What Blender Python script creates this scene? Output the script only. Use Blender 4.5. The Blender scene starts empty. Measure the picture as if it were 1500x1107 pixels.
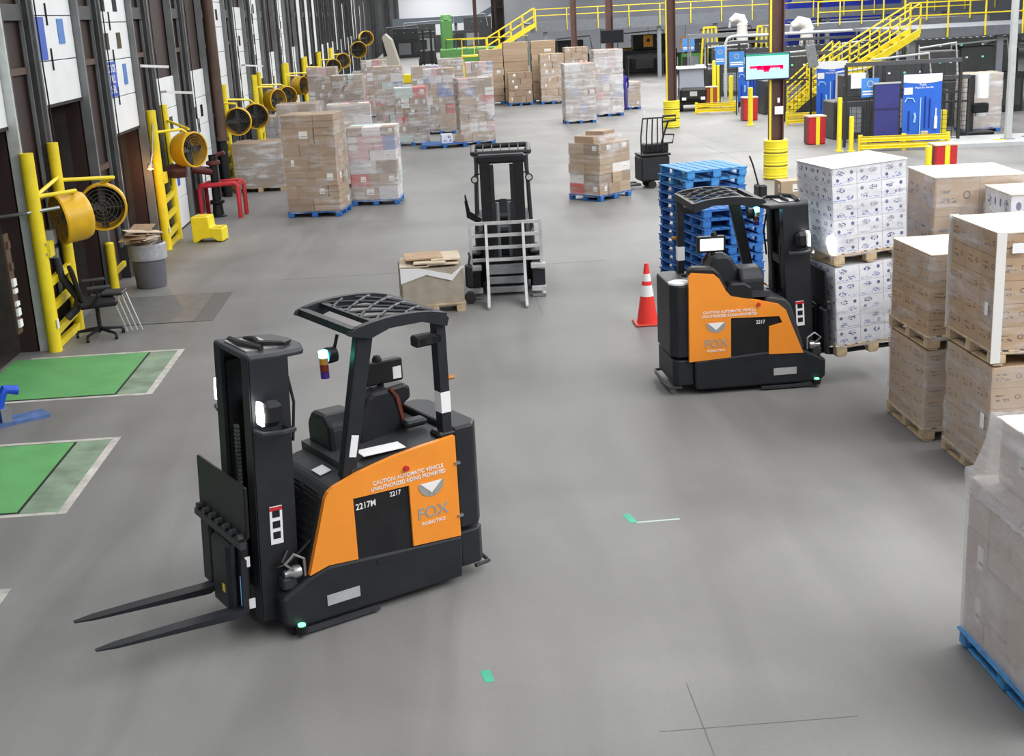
import bpy, math, random
from mathutils import Vector, Matrix
random.seed(7)
sc = bpy.context.scene
COL = sc.collection
R = math.radians
# ------------------------------------------------------------------ camera
H = 4.5
PITCH, YAW, ROLL, FPX = .280689, .051035, -.050896, 1861.5
cam = bpy.data.cameras.new('camera'); camo = bpy.data.objects.new('camera', cam); COL.objects.link(camo)
_f = Vector((math.sin(YAW)*math.cos(PITCH), math.cos(YAW)*math.cos(PITCH), -math.sin(PITCH)))
_r = Vector((math.cos(YAW), -math.sin(YAW), 0)); _u = _r.cross(_f)
_rx = _r*math.cos(ROLL) + _u*math.sin(ROLL); _up = -_r*math.sin(ROLL) + _u*math.cos(ROLL)
camo.matrix_world = Matrix(((_rx.x,_up.x,-_f.x,0),(_rx.y,_up.y,-_f.y,0),(_rx.z,_up.z,-_f.z,H),(0,0,0,1)))
cam.sensor_fit = 'HORIZONTAL'; cam.sensor_width = 36; cam.lens = FPX/1500*36; cam.clip_end = 1000; cam.clip_start = .1
sc.camera = camo
# ------------------------------------------------------------------ world, lights, exposure
w = bpy.data.worlds.new('hall_ambient'); sc.world = w; w.use_nodes = True
w.node_tree.nodes['Background'].inputs[0].default_value = (.93,.96,1,1)
w.node_tree.nodes['Background'].inputs[1].default_value = .27
def area(name, loc, sx, sy, power, col=(1,.985,.96)):
    l = bpy.data.lights.new(name, 'AREA'); l.shape = 'RECTANGLE'; l.size = sx; l.size_y = sy; l.energy = power; l.color = col
    o = bpy.data.objects.new(name, l); COL.objects.link(o); o.location = loc; return o
for _x, _p in ((-2.6,470), (7.2,900), (14,1250), (21,1150)):      # ceiling light rows over the hall
    for _y, _q in ((6,{-2.6:.86,7.2:1.05,14:1.7,21:1.3}[_x]), (30,.95), (54,1.1), (78,1.2)): area('high_bay_light', (_x, _y, 10.5), 3, 20, _p*_q)
for _y in (115, 165, 225, 280): area('high_bay_light', (2, _y, 12), 14, 30, 4500)
for _y in (105,): area('high_bay_light', (30, _y, 12), 20, 20, 3000)
sc.view_settings.view_transform = 'Standard'; sc.view_settings.look = 'None'
sc.view_settings.exposure = 0.55; sc.view_settings.gamma = 1; sc.view_settings.use_curve_mapping = False
# ------------------------------------------------------------------ materials
MATS = {}
def nt(m): m.use_nodes = True; return m.node_tree, m.node_tree.nodes, m.node_tree.links
def mat(name, c, rough=.5, metal=0, var=.0, scale=6, bump=0, emit=None, es=1, spec=.5, alpha=1, trans=0):
    if name in MATS: return MATS[name]
    m = bpy.data.materials.new(name); t, n, l = nt(m); b = n['Principled BSDF']
    b.inputs['Base Color'].default_value = (*c, 1); b.inputs['Roughness'].default_value = rough; b.inputs['Metallic'].default_value = metal
    b.inputs['Specular IOR Level'].default_value = spec
    if trans: b.inputs['Transmission Weight'].default_value = trans
    if emit: b.inputs['Emission Color'].default_value = (*emit, 1); b.inputs['Emission Strength'].default_value = es
    if var or bump:
        tc = n.new('ShaderNodeTexCoord'); nz = n.new('ShaderNodeTexNoise'); nz.inputs['Scale'].default_value = scale; nz.inputs['Detail'].default_value = 5
        l.new(tc.outputs['Object'], nz.inputs['Vector'])
        if var:
            mr = n.new('ShaderNodeMapRange'); mr.inputs[1].default_value = .3; mr.inputs[2].default_value = .7
            mr.inputs[3].default_value = 1-var; mr.inputs[4].default_value = 1+var
            l.new(nz.outputs[0], mr.inputs[0])
            mx = n.new('ShaderNodeVectorMath'); mx.operation = 'SCALE'; mx.inputs[0].default_value = c
            l.new(mr.outputs[0], mx.inputs['Scale']); l.new(mx.outputs[0], b.inputs['Base Color'])
        if bump:
            bp = n.new('ShaderNodeBump'); bp.inputs['Strength'].default_value = bump; bp.inputs['Distance'].default_value = .02
            l.new(nz.outputs[0], bp.inputs['Height']); l.new(bp.outputs[0], b.inputs['Normal'])
    MATS[name] = m; return m
M = mat
black = M('black_paint', (.011,.012,.014), .45, var=.25, scale=5, spec=.35)
dark = M('charcoal_paint', (.0165,.0185,.0235), .48, var=.2, scale=4, spec=.35)
dgrey = M('dark_grey_plastic', (.034,.037,.043), .5, var=.15, spec=.4)
rubber = M('rubber', (.015,.015,.015), .8)
steel = M('bare_steel', (.42,.43,.44), .35, .85, var=.15)
fkgrey = M('clamp_grey_paint', (.52,.53,.54), .45, .2, var=.15)
orange = M('orange_paint', (.88,.29,.026), .42, var=.05, scale=3)
yellow = M('safety_yellow', (.86,.68,.022), .42, var=.08, scale=5)
fanyel = M('fan_yellow', (.72,.42,.015), .4, var=.12, scale=5)
brightyel = M('bright_yellow_plastic', (.9,.76,.03), .4, var=.05)
red = M('red_paint', (.55,.02,.03), .4, var=.08)
dred = M('dark_red_pipe_paint', (.12,.025,.025), .5, var=.2)
brown = M('brown_steel_wall', (.036,.0185,.0165), .6, var=.25, scale=.8)
dbrown = M('dark_brown_steel', (.085,.05,.035), .5, var=.2, scale=2)
colbrown = M('brown_column_paint', (.11,.05,.04), .5, var=.15, scale=2)
jamb = M('galvanised_jamb', (.19,.2,.205), .5, .3, var=.2, scale=2)
djamb = M('dark_grey_steel', (.05,.053,.056), .5, .2, var=.25, scale=2)
white = M('white_paint', (.8,.81,.82), .45, var=.04)
doorw = M('white_door_panel', (.82,.85,.87), .45, var=.05, scale=2)
ltrack = M('pale_grey_track', (.52,.55,.54), .45, .2, var=.1)
blue = M('blue_board', (.02,.13,.62), .4, var=.06)
nblue = M('navy_panel', (.03,.035,.2), .5, var=.08)
signb = M('sign_blue', (.03,.1,.55), .4)
palblue = M('blue_pallet_paint', (.018,.13,.42), .6, var=.35, scale=9)
lblue = M('light_blue_pallet_paint', (.05,.25,.55), .6, var=.35, scale=9)
wood = M('pallet_wood', (.5,.39,.25), .75, var=.25, scale=12)
glass = M('dark_glass', (.01,.012,.014), .1)
grey = M('grey_machine_paint', (.22,.235,.25), .5, var=.15)
lgrey = M('light_grey_paint', (.45,.47,.48), .5, var=.08)
mezz = M('mezzanine_grey', (.15,.165,.19), .55, var=.1)
gridm = M('fence_black', (.02,.021,.022), .5)
green = M('machine_green', (.09,.26,.07), .5, var=.15)
gmat = M('green_dock_mat', (.11,.36,.12), .62, var=.12, scale=2.2)
cable = M('black_cable', (.012,.012,.012), .5)
paper = M('white_paper', (.85,.86,.88), .6)
skin = M('skin', (.35,.2,.14), .6)
navy = M('blue_clothing', (.02,.03,.16), .8)
kraft = M('kraft_card', (.42,.29,.18), .75, var=.15, scale=5)
pale = M('pale_card', (.6,.5,.38), .75, var=.15, scale=6)
bagm = M('grey_bin_liner', (.4,.41,.45), .35, var=.15, bump=.4, scale=14)
bin_ = M('grey_bin_plastic', (.14,.145,.17), .55, var=.06)
chrome = M('chrome', (.75,.76,.78), .25, .6)
textw = M('white_lettering', (.85,.85,.85), .5)
logog = M('grey_logo_print', (.33,.32,.3), .5)
silver = M('silver_label', (.55,.56,.58), .35, .4, var=.1)
tapegreen = M('green_floor_tape', (.05,.38,.25), .6, var=.1)
# cartons: colour varies by object, seams of tape, print as flat ink in uv space
def carton_mat(name, base, spread_, ink=None, kind='plain', rough=.7):
    m = bpy.data.materials.new(name); t, n, l = nt(m); b = n['Principled BSDF']; b.inputs['Roughness'].default_value = rough
    def math_(op, a, b_=None, c=None):
        q = n.new('ShaderNodeMath'); q.operation = op
        for i, v in enumerate((a, b_, c)):
            if v is None: continue
            if isinstance(v, (int, float)): q.inputs[i].default_value = v
            else: l.new(v, q.inputs[i])
        return q.outputs[0]
    oi = n.new('ShaderNodeObjectInfo'); rnd = oi.outputs['Random']
    uv = n.new('ShaderNodeUVMap'); sep = n.new('ShaderNodeSeparateXYZ'); l.new(uv.outputs[0], sep.inputs[0]); U, V = sep.outputs[0], sep.outputs[1]
    ramp = n.new('ShaderNodeValToRGB'); cr = ramp.color_ramp
    cols = [base] + list(spread_)
    cr.elements[0].position = 0; cr.elements[0].color = (*cols[0], 1); cr.elements[1].position = 1; cr.elements[1].color = (*cols[-1], 1)
    for i, c in enumerate(cols[1:-1], 1):
        e = cr.elements.new(i/(len(cols)-1)); e.color = (*c, 1)
    if kind == 'mix': cr.interpolation = 'CONSTANT'
    l.new(rnd, ramp.inputs[0])
    tc = n.new('ShaderNodeTexCoord'); nz = n.new('ShaderNodeTexNoise'); nz.inputs['Scale'].default_value = 3; l.new(tc.outputs['Object'], nz.inputs['Vector'])
    mr = n.new('ShaderNodeMapRange'); mr.inputs[3].default_value = .88; mr.inputs[4].default_value = 1.1; l.new(nz.outputs[0], mr.inputs[0])
    sc_ = n.new('ShaderNodeVectorMath'); sc_.operation = 'SCALE'; l.new(ramp.outputs[0], sc_.inputs[0]); l.new(mr.outputs[0], sc_.inputs['Scale'])
    cur = sc_.outputs[0]
    def over(mask, col):
        nonlocal cur
        x = n.new('ShaderNodeMix'); x.data_type = 'RGBA'; l.new(mask, x.inputs[0]); l.new(cur, x.inputs[6]); x.inputs[7].default_value = (*col, 1); cur = x.outputs[2]
    def disc(u, v, r, e=1.):
        nonlocal U
        a = math_('SUBTRACT', U, u); c_ = math_('MULTIPLY', math_('SUBTRACT', V, v), e)
        d = math_('SQRT', math_('ADD', math_('MULTIPLY', a, a), math_('MULTIPLY', c_, c_)))
        return math_('LESS_THAN', d, r), d
    def rect(u0, u1, v0, v1):
        return math_('MULTIPLY', math_('MULTIPLY', math_('GREATER_THAN', U, u0), math_('LESS_THAN', U, u1)), math_('MULTIPLY', math_('GREATER_THAN', V, v0), math_('LESS_THAN', V, v1)))
    nz2 = n.new('ShaderNodeTexNoise'); nz2.inputs['Scale'].default_value = 12; nz2.inputs['Detail'].default_value = 3
    jit_ = n.new('ShaderNodeVectorMath'); jit_.operation = 'SCALE'; jit_.inputs[0].default_value = (41,67,0); l.new(rnd, jit_.inputs['Scale'])
    ja = n.new('ShaderNodeVectorMath'); ja.operation = 'ADD'; l.new(uv.outputs[0], ja.inputs[0]); l.new(jit_.outputs[0], ja.inputs[1]); l.new(ja.outputs[0], nz2.inputs['Vector'])
    if kind == 'plain' or kind == 'mix':
        r2 = math_('FRACT', math_('MULTIPLY', rnd, 17.3))
        over(math_('MULTIPLY', rect(.55, .82, .35, .8), math_('GREATER_THAN', r2, .72)), (.78,.78,.77))
        over(math_('MULTIPLY', rect(.6, .8, .45, .5), math_('GREATER_THAN', r2, .72)), (.15,.15,.16))
        over(math_('MULTIPLY', math_('LESS_THAN', math_('ABSOLUTE', math_('SUBTRACT', V, .5)), .04), math_('LESS_THAN', r2, .3)), tuple(x*.75 for x in base))
    if kind == 'ring':
        m1, d = disc(.72, .55, .085, .75); m2 = math_('GREATER_THAN', d, .055); over(math_('MULTIPLY', m1, m2), ink)
        over(math_('MULTIPLY', rect(.12, .5, .35, .48), math_('GREATER_THAN', nz2.outputs[0], .5)), ink)
        over(math_('MULTIPLY', rect(.12, .4, .6, .68), math_('GREATER_THAN', nz2.outputs[0], .48)), ink)
    if kind == 'dots':
        fl_ = math_('GREATER_THAN', math_('FRACT', math_('MULTIPLY', rnd, 7.7)), .5)
        U0 = U; U = math_('ABSOLUTE', math_('SUBTRACT', U0, fl_))
        r3 = math_('FRACT', math_('MULTIPLY', rnd, 31.1))
        m1, _ = disc(.2, .72, .07, .62); over(math_('MULTIPLY', m1, math_('GREATER_THAN', r3, .25)), ink)
        m1, _ = disc(.78, .3, .065, .62); over(math_('MULTIPLY', m1, math_('LESS_THAN', r3, .5)), ink)
        m1, d = disc(.66, .7, .17, 1.1); over(math_('MULTIPLY', m1, math_('GREATER_THAN', nz2.outputs[0], .5)), ink)
        m1, d = disc(.3, .25, .17, 1.1); over(math_('MULTIPLY', m1, math_('GREATER_THAN', nz2.outputs[0], .51)), tuple(min(1, x*1.5+.04) for x in ink))
        over(math_('MULTIPLY', rect(.45, .95, .06, .16), math_('GREATER_THAN', nz2.outputs[0], .5)), tuple(min(1, x*2+.2) for x in ink))
    l.new(cur, b.inputs['Base Color']); MATS[name] = m; return m
K_brown = carton_mat('brown_carton', (.33,.24,.165), [(.40,.29,.2), (.29,.21,.15), (.36,.27,.19)])
K_tan = carton_mat('tan_carton', (.44,.33,.22), [(.4,.29,.19), (.48,.37,.26)])
K_ring = carton_mat('printed_brown_carton', (.44,.3,.18), [(.48,.335,.2), (.41,.275,.16)], (.09,.06,.045), 'ring')
K_white = carton_mat('white_printed_carton', (.72,.74,.8), [(.78,.8,.85), (.7,.72,.78)], (.03,.05,.2), 'dots')
K_mix = carton_mat('mixed_carton', (.36,.27,.2), [(.72,.72,.72), (.4,.3,.22), (.3,.23,.17), (.62,.4,.42), (.42,.33,.25), (.25,.3,.5), (.74,.72,.7), (.36,.27,.2), (.5,.62,.6), (.55,.55,.56), (.55,.12,.1), (.4,.3,.22), (.7,.68,.66), (.33,.25,.18)], kind='mix')
K_pink = carton_mat('pinkish_carton', (.5,.42,.37), [(.56,.48,.43), (.46,.385,.34)])
K_top = carton_mat('pale_top_sheet', (.7,.62,.48), [(.78,.72,.6), (.74,.66,.5)], rough=.6)
# stretch film: clear plastic with milky folds
def film_mat(name, lo, hi, scale=(1.3,1.3,9), rough=.2):
    m = bpy.data.materials.new(name); t, n, l = nt(m); out = n['Material Output']; n.remove(n['Principled BSDF'])
    tr = n.new('ShaderNodeBsdfTransparent'); gl = n.new('ShaderNodeBsdfPrincipled'); gl.inputs['Base Color'].default_value = (.78,.78,.81,1); gl.inputs['Roughness'].default_value = rough
    mix = n.new('ShaderNodeMixShader'); tc = n.new('ShaderNodeTexCoord'); oi = n.new('ShaderNodeObjectInfo'); ad = n.new('ShaderNodeVectorMath'); ad.operation = 'ADD'
    sc2 = n.new('ShaderNodeVectorMath'); sc2.operation = 'SCALE'; sc2.inputs[0].default_value = (37,53,29); l.new(oi.outputs['Random'], sc2.inputs['Scale']); l.new(tc.outputs['Object'], ad.inputs[0]); l.new(sc2.outputs[0], ad.inputs[1])
    def nz_(sc_, rot, s_, det):
        mp = n.new('ShaderNodeMapping'); mp.inputs['Scale'].default_value = sc_; mp.inputs['Rotation'].default_value = rot; l.new(ad.outputs[0], mp.inputs[0])
        q = n.new('ShaderNodeTexNoise'); q.inputs['Scale'].default_value = s_; q.inputs['Detail'].default_value = det; q.inputs['Distortion'].default_value = .25; l.new(mp.outputs[0], q.inputs['Vector']); return q.outputs[0]
    a = nz_(scale, (.2,.28,0), 1.0, 7); c = nz_((2.5,2.5,2.5), (0,0,0), 1.0, 4)
    mu = n.new('ShaderNodeMath'); mu.operation = 'MULTIPLY_ADD'; mu.inputs[1].default_value = .6; l.new(a, mu.inputs[0])
    h = n.new('ShaderNodeMath'); h.operation = 'MULTIPLY'; h.inputs[1].default_value = .4; l.new(c, h.inputs[0]); l.new(h.outputs[0], mu.inputs[2])
    mr = n.new('ShaderNodeMapRange'); mr.inputs[1].default_value = .47; mr.inputs[2].default_value = .68; mr.inputs[3].default_value = lo; mr.inputs[4].default_value = hi
    l.new(mu.outputs[0], mr.inputs[0]); l.new(mr.outputs[0], mix.inputs[0])
    bp = n.new('ShaderNodeBump'); bp.inputs['Strength'].default_value = .6; bp.inputs['Distance'].default_value = .03
    l.new(a, bp.inputs['Height']); l.new(bp.outputs[0], gl.inputs['Normal'])
    l.new(tr.outputs[0], mix.inputs[1]); l.new(gl.outputs[0], mix.inputs[2]); l.new(mix.outputs[0], out.inputs[0]); MATS[name] = m; return m
F_clear = film_mat('clear_stretch_film', .06, .55)
F_thin = film_mat('thin_stretch_film', .1, .7)
F_milky = film_mat('milky_stretch_film', .22, .95)
F_heavy = film_mat('heavy_stretch_film', .42, .97)
F_haze = film_mat('hazy_stretch_film', .2, .5)
F_near = film_mat('near_stretch_film', .3, .75, (.8,.8,3.5))
# ------------------------------------------------------------------ mesh helpers
class MB:
    def __init__(s): s.v = []; s.f = []; s.uv = {}
    def _add(s, vs, fs):
        k = len(s.v); s.v += [tuple(v) for v in vs]; s.f += [tuple(i+k for i in f) for f in fs]; return s
    def box(s, c, d, rot=None, ch=0):
        x, y, z = d[0]/2, d[1]/2, d[2]/2
        if ch:
            P = []; a = ch
            for sx in (-1,1):
                for sy in (-1,1):
                    for sz in (-1,1):
                        P += [(sx*x, sy*(y-a), sz*(z-a)), (sx*(x-a), sy*y, sz*(z-a)), (sx*(x-a), sy*(y-a), sz*z)]
            id_ = lambda sx, sy, sz, k: ((sx>0)*4+(sy>0)*2+(sz>0))*3+k
            F = []
            for sg in (-1,1):
                q = [(-1,-1),(1,-1),(1,1),(-1,1)]
                F.append([id_(sg,a_,b_,0) for a_, b_ in q]); F.append([id_(a_,sg,b_,1) for a_, b_ in q]); F.append([id_(a_,b_,sg,2) for a_, b_ in q])
            for a_ in (-1,1):
                for b_ in (-1,1):
                    F.append([id_(a_,b_,-1,0), id_(a_,b_,1,0), id_(a_,b_,1,1), id_(a_,b_,-1,1)])
                    F.append([id_(a_,-1,b_,0), id_(a_,1,b_,0), id_(a_,1,b_,2), id_(a_,-1,b_,2)])
                    F.append([id_(-1,a_,b_,1), id_(1,a_,b_,1), id_(1,a_,b_,2), id_(-1,a_,b_,2)])
                    for c_ in (-1,1): F.append([id_(a_,b_,c_,0), id_(a_,b_,c_,1), id_(a_,b_,c_,2)])
        else:
            P = [(-x,-y,-z),(x,-y,-z),(x,y,-z),(-x,y,-z),(-x,-y,z),(x,-y,z),(x,y,z),(-x,y,z)]
            F = [(0,3,2,1),(4,5,6,7),(0,1,5,4),(1,2,6,5),(2,3,7,6),(3,0,4,7)]
        mm = rot.to_matrix() if hasattr(rot, 'to_matrix') else rot
        vs = [((mm @ Vector(p)) if mm else Vector(p)) + Vector(c) for p in P]
        return s._add(vs, F)
    def bar(s, p, q, wd, hh, up=(0,0,1)):
        p, q = Vector(p), Vector(q); d = (q-p); L = d.length; d.normalize(); u = Vector(up)
        if abs(d.dot(u)) > .98: u = Vector((1,0,0))
        sx = d.cross(u).normalized(); uz = sx.cross(d).normalized()
        mm = Matrix((d, sx, uz)).transposed(); return s.box((p+q)/2, (L, wd, hh), mm)
    def cyl(s, p, q, r, n=12, r2=None, cap=True):
        p, q = Vector(p), Vector(q); d = (q-p).normalized(); r2 = r if r2 is None else r2
        a = Vector((0,0,1)) if abs(d.z) < .9 else Vector((1,0,0)); e1 = d.cross(a).normalized(); e2 = d.cross(e1)
        vs = []
        for c, rr in ((p, r), (q, r2)):
            for i in range(n): t = 2*math.pi*i/n; vs.append(c + e1*rr*math.cos(t) + e2*rr*math.sin(t))
        fs = [(i, (i+1)%n, n+(i+1)%n, n+i) for i in range(n)]
        if cap: fs += [tuple(range(n-1,-1,-1)), tuple(range(n, 2*n))]
        return s._add(vs, fs)
    def tube(s, pts, r, n=8, closed=False):
        pts = [Vector(p) for p in pts]; k = len(pts); vs = []; prev = None
        for i, p in enumerate(pts):
            a = pts[i-1] if (i or closed) else pts[0]; b = pts[(i+1) % k] if (i < k-1 or closed) else pts[-1]
            d = (b-a).normalized(); ref = prev if prev else (Vector((0,0,1)) if abs(d.z) < .9 else Vector((1,0,0)))
            e1 = (ref - d*ref.dot(d)).normalized(); e2 = d.cross(e1); prev = e1
            rr = r[i] if isinstance(r, (list, tuple)) else r
            for j in range(n): t = 2*math.pi*j/n; vs.append(p + e1*rr*math.cos(t) + e2*rr*math.sin(t))
        fs = []
        for i in range(k if closed else k-1):
            i2 = (i+1) % k
            for j in range(n): fs.append((i*n+j, i*n+(j+1)%n, i2*n+(j+1)%n, i2*n+j))
        if not closed: fs += [tuple(range(n-1,-1,-1)), tuple((k-1)*n+j for j in range(n))]
        return s._add(vs, fs)
    def prism(s, poly, a, b, axis='y'):
        n = len(poly)
        mk = {'y': lambda u, v, t: (u, t, v), 'x': lambda u, v, t: (t, u, v), 'z': lambda u, v, t: (u, v, t)}[axis]
        vs = [mk(u, v, a) for u, v in poly] + [mk(u, v, b) for u, v in poly]
        return s._add(vs, [tuple(range(n-1,-1,-1)), tuple(range(n, 2*n))] + [(i, (i+1)%n, n+(i+1)%n, n+i) for i in range(n)])
    def lathe(s, prof, c=(0,0,0), n=20, axis='z'):
        vs = []
        for r, z in prof:
            for i in range(n):
                t = 2*math.pi*i/n; x, y = r*math.cos(t), r*math.sin(t)
                p = {'z': (x, y, z), 'x': (z, x, y), 'y': (x, z, y)}[axis]; vs.append((p[0]+c[0], p[1]+c[1], p[2]+c[2]))
        k = len(prof); fs = [(a*n+i, a*n+(i+1)%n, (a+1)*n+(i+1)%n, (a+1)*n+i) for a in range(k-1) for i in range(n)]
        return s._add(vs, fs)
    def quad(s, *p): return s._add(p, [tuple(range(len(p)))])
    def obj(s, name, m, par=None, smooth=False, bev=0, sub=0, solid=0):
        me = bpy.data.meshes.new(name); me.from_pydata(s.v, [], s.f); me.materials.append(m); me.validate()
        import bmesh
        bm = bmesh.new(); bm.from_mesh(me); bmesh.ops.recalc_face_normals(bm, faces=bm.faces); bm.to_mesh(me); bm.free()
        if smooth:
            for p in me.polygons: p.use_smooth = True
            try: me.set_sharp_from_angle(angle=R(40))
            except Exception: pass
        o = bpy.data.objects.new(name, me); COL.objects.link(o)
        if par: o.parent = par
        if solid: mo = o.modifiers.new('solidify', 'SOLIDIFY'); mo.thickness = solid
        if bev: mo = o.modifiers.new('bevel', 'BEVEL'); mo.width = bev; mo.segments = 2; mo.limit_method = 'ANGLE'
        if sub: mo = o.modifiers.new('subsurf', 'SUBSURF'); mo.levels = sub; mo.render_levels = sub
        return o
def tag(o, label=None, cat=None, group=None, kind=None):
    if label: o['label'] = label
    if cat: o['category'] = cat
    if group: o['group'] = group
    if kind: o['kind'] = kind
    return o
def thing(name, label, cat, loc=(0,0,0), rz=0, group=None):
    o = bpy.data.objects.new(name, None); COL.objects.link(o); o.location = loc; o.rotation_euler = (0,0,rz); o.empty_display_size = .2
    return tag(o, label, cat, group)
def empty(name, par, loc=(0,0,0), rz=0):
    o = bpy.data.objects.new(name, None); COL.objects.link(o); o.parent = par; o.location = loc; o.rotation_euler = (0,0,rz); return o
def box(name, c, d, m, par=None, ch=0, rot=None, bev=0): return MB().box(c, d, rot, ch).obj(name, m, par, bev=bev)
def inst(name, me, par, loc, rot=(0,0,0), scale=(1,1,1)):
    o = bpy.data.objects.new(name, me); COL.objects.link(o); o.parent = par; o.location = loc; o.rotation_euler = rot; o.scale = scale; return o
def copy_tree(o, parent=None):
    c = o.copy(); COL.objects.link(c); c.parent = parent
    for ch in list(o.children): copy_tree(ch, c)
    return c
_txt = {}
def text(name, body, size, m, par, loc, rot, ex=.0015, align='CENTER', sx=1):
    cu = bpy.data.curves.new(name, 'FONT'); cu.body = body; cu.size = size; cu.align_x = align; cu.align_y = 'CENTER'; cu.extrude = ex; cu.offset = size*.012
    cu.resolution_u = 3
    to = bpy.data.objects.new(name, cu); COL.objects.link(to)
    dg = bpy.context.evaluated_depsgraph_get(); me = bpy.data.meshes.new_from_object(to.evaluated_get(dg))
    bpy.data.objects.remove(to); bpy.data.curves.remove(cu)
    me.materials.clear(); me.materials.append(m); me.name = name
    o = bpy.data.objects.new(name, me); COL.objects.link(o); o.parent = par; o.location = loc; o.rotation_euler = rot; o.scale = (sx,1,1); return o
def unit_cube(m, ch=.02):
    me = bpy.data.meshes.new('carton'); b = .5
    vs = [(-b,-b,-b),(b,-b,-b),(b,b,-b),(-b,b,-b),(-b,-b,b),(b,-b,b),(b,b,b),(-b,b,b)]
    fs = [(0,3,2,1),(4,5,6,7),(0,1,5,4),(1,2,6,5),(2,3,7,6),(3,0,4,7)]
    me.from_pydata(vs, [], fs); uvl = me.uv_layers.new(name='UVMap'); q = [(0,0),(1,0),(1,1),(0,1)]
    for p in me.polygons:
        for k, li in enumerate(p.loop_indices):
            uvl.data[li].uv = q[k] if p.index != 0 else (.02,.02)
            if p.index == 1: uvl.data[li].uv = (.02+.01*k, .02)
    me.materials.append(m); return me
CUBE = {k: unit_cube(m) for k, m in (('brown',K_brown),('tan',K_tan),('ring',K_ring),('white',K_white),('mix',K_mix),('pink',K_pink),('top',K_top))}
# ================================================================== structure
def floor_mat():
    m = bpy.data.materials.new('polished_concrete'); t, n, l = nt(m); b = n['Principled BSDF']
    tc = n.new('ShaderNodeTexCoord')
    def noise(scale, detail, dist=0, vec=None):
        z = n.new('ShaderNodeTexNoise'); z.inputs['Scale'].default_value = scale; z.inputs['Detail'].default_value = detail; z.inputs['Distortion'].default_value = dist
        l.new(vec or tc.outputs['Object'], z.inputs['Vector']); return z.outputs[0]
    mp = n.new('ShaderNodeMapping'); mp.inputs['Scale'].default_value = (1.4,.22,1); mp.inputs['Rotation'].default_value = (0,0,.25); l.new(tc.outputs['Object'], mp.inputs[0])
    a = noise(.35, 4, .6); c = noise(1.1, 6, .8, mp.outputs[0]); d = noise(30, 3)
    def rng(x, lo, hi, a0=.3, a1=.7):
        q = n.new('ShaderNodeMapRange'); q.inputs[1].default_value = a0; q.inputs[2].default_value = a1; q.inputs[3].default_value = lo; q.inputs[4].default_value = hi; l.new(x, q.inputs[0]); return q.outputs[0]
    def mul(x, y):
        q = n.new('ShaderNodeMath'); q.operation = 'MULTIPLY'; l.new(x, q.inputs[0]); l.new(y, q.inputs[1]); return q.outputs[0]
    k = mul(mul(rng(a, .82, 1.14), rng(c, .85, 1.1)), rng(d, .97, 1.03))
    v = n.new('ShaderNodeVectorMath'); v.operation = 'SCALE'; v.inputs[0].default_value = (.205,.205,.203); l.new(k, v.inputs['Scale']); l.new(v.outputs[0], b.inputs['Base Color'])
    l.new(rng(c, .45, .62), b.inputs['Roughness']); b.inputs['Specular IOR Level'].default_value = .24
    return m
FM = floor_mat()
fl = MB().quad((-9,-6,0),(70,-6,0),(70,310,0),(-9,310,0)).obj('floor', FM); tag(fl, 'grey polished concrete warehouse floor', kind='structure')
jm = M('floor_joint_filler', (.12,.12,.118), .7)
for a, b in (((1.49,-4),(1.49,7.75)), ((1.49,19),(1.49,60)), ((8.8,10),(8.8,90))):
    MB().box(((a[0]+b[0])/2, (a[1]+b[1])/2, .0008), (.008, b[1]-a[1], .0016)).obj('floor_joint', jm, fl)
for y, x0, x1 in ((7.17,1.2,2.5), (23.0,-3,3), (39,-3,12)): MB().box(((x0+x1)/2, y, .0008), (x1-x0, .008, .0016)).obj('floor_joint', jm, fl)
# --- green and bare dock plates with painted borders
border = M('worn_border_paint', (.48,.47,.44), .65, var=.3, scale=5)
plate = M('steel_dock_plate', (.15,.15,.145), .5, .2, var=.15)
gap = M('black_gap', (.01,.01,.01), .8)
def dock_plate(label, y0, y1, m, bordered=True):
    t = thing('dock_plate', label, 'dock plate', (0,0,0))
    if bordered:
        for n_, c, d in (('paint_line',(-4.97,y0+.03,.0015),(2.1,.07,.003)), ('paint_line',(-4.97,y1-.03,.0015),(2.1,.07,.003)), ('paint_line',(-3.87,(y0+y1)/2,.0015),(.09,y1-y0-.002,.003))): box(n_, c, d, border, t)
        MB().box((-4.12,(y0+y1)/2,.001),(.42,y1-y0-.14,.002)).obj('faded_edge', M('faded_green_paint', (.2,.28,.2), .65, var=.3, scale=3), t)
        box('plate_frame', (-5.25,(y0+y1)/2,.002), (1.9,y1-y0-.18,.004), gap, t)
        box('plate', (-5.28,(y0+y1)/2,.005), (1.9,y1-y0-.22,.008), m, t)
    else:
        box('plate_frame', (-4.95,(y0+y1)/2,.001), (1.95,y1-y0,.002), gap, t)
        box('plate', (-4.97,(y0+y1)/2,.003), (1.93,y1-y0-.06,.005), m, t)
        box('lip', (-3.85,(y0+y1)/2,.002), (.3,y1-y0,.004), M('dark_lip', (.1,.1,.1), .5), t)
    return t
dock_plate('bright green dock plate in front of the office chair', 15.93, 18.24, gmat)
dock_plate('bright green dock plate nearest the lowered forks, second from the camera', 11.84, 14.2, gmat)
dock_plate('dock plate cut off at the left edge, only its white border showing', 7.75, 10.15, gmat)
dock_plate('bare steel dock plate in front of the grey trash can', 20.0, 22.2, plate, False)
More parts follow.
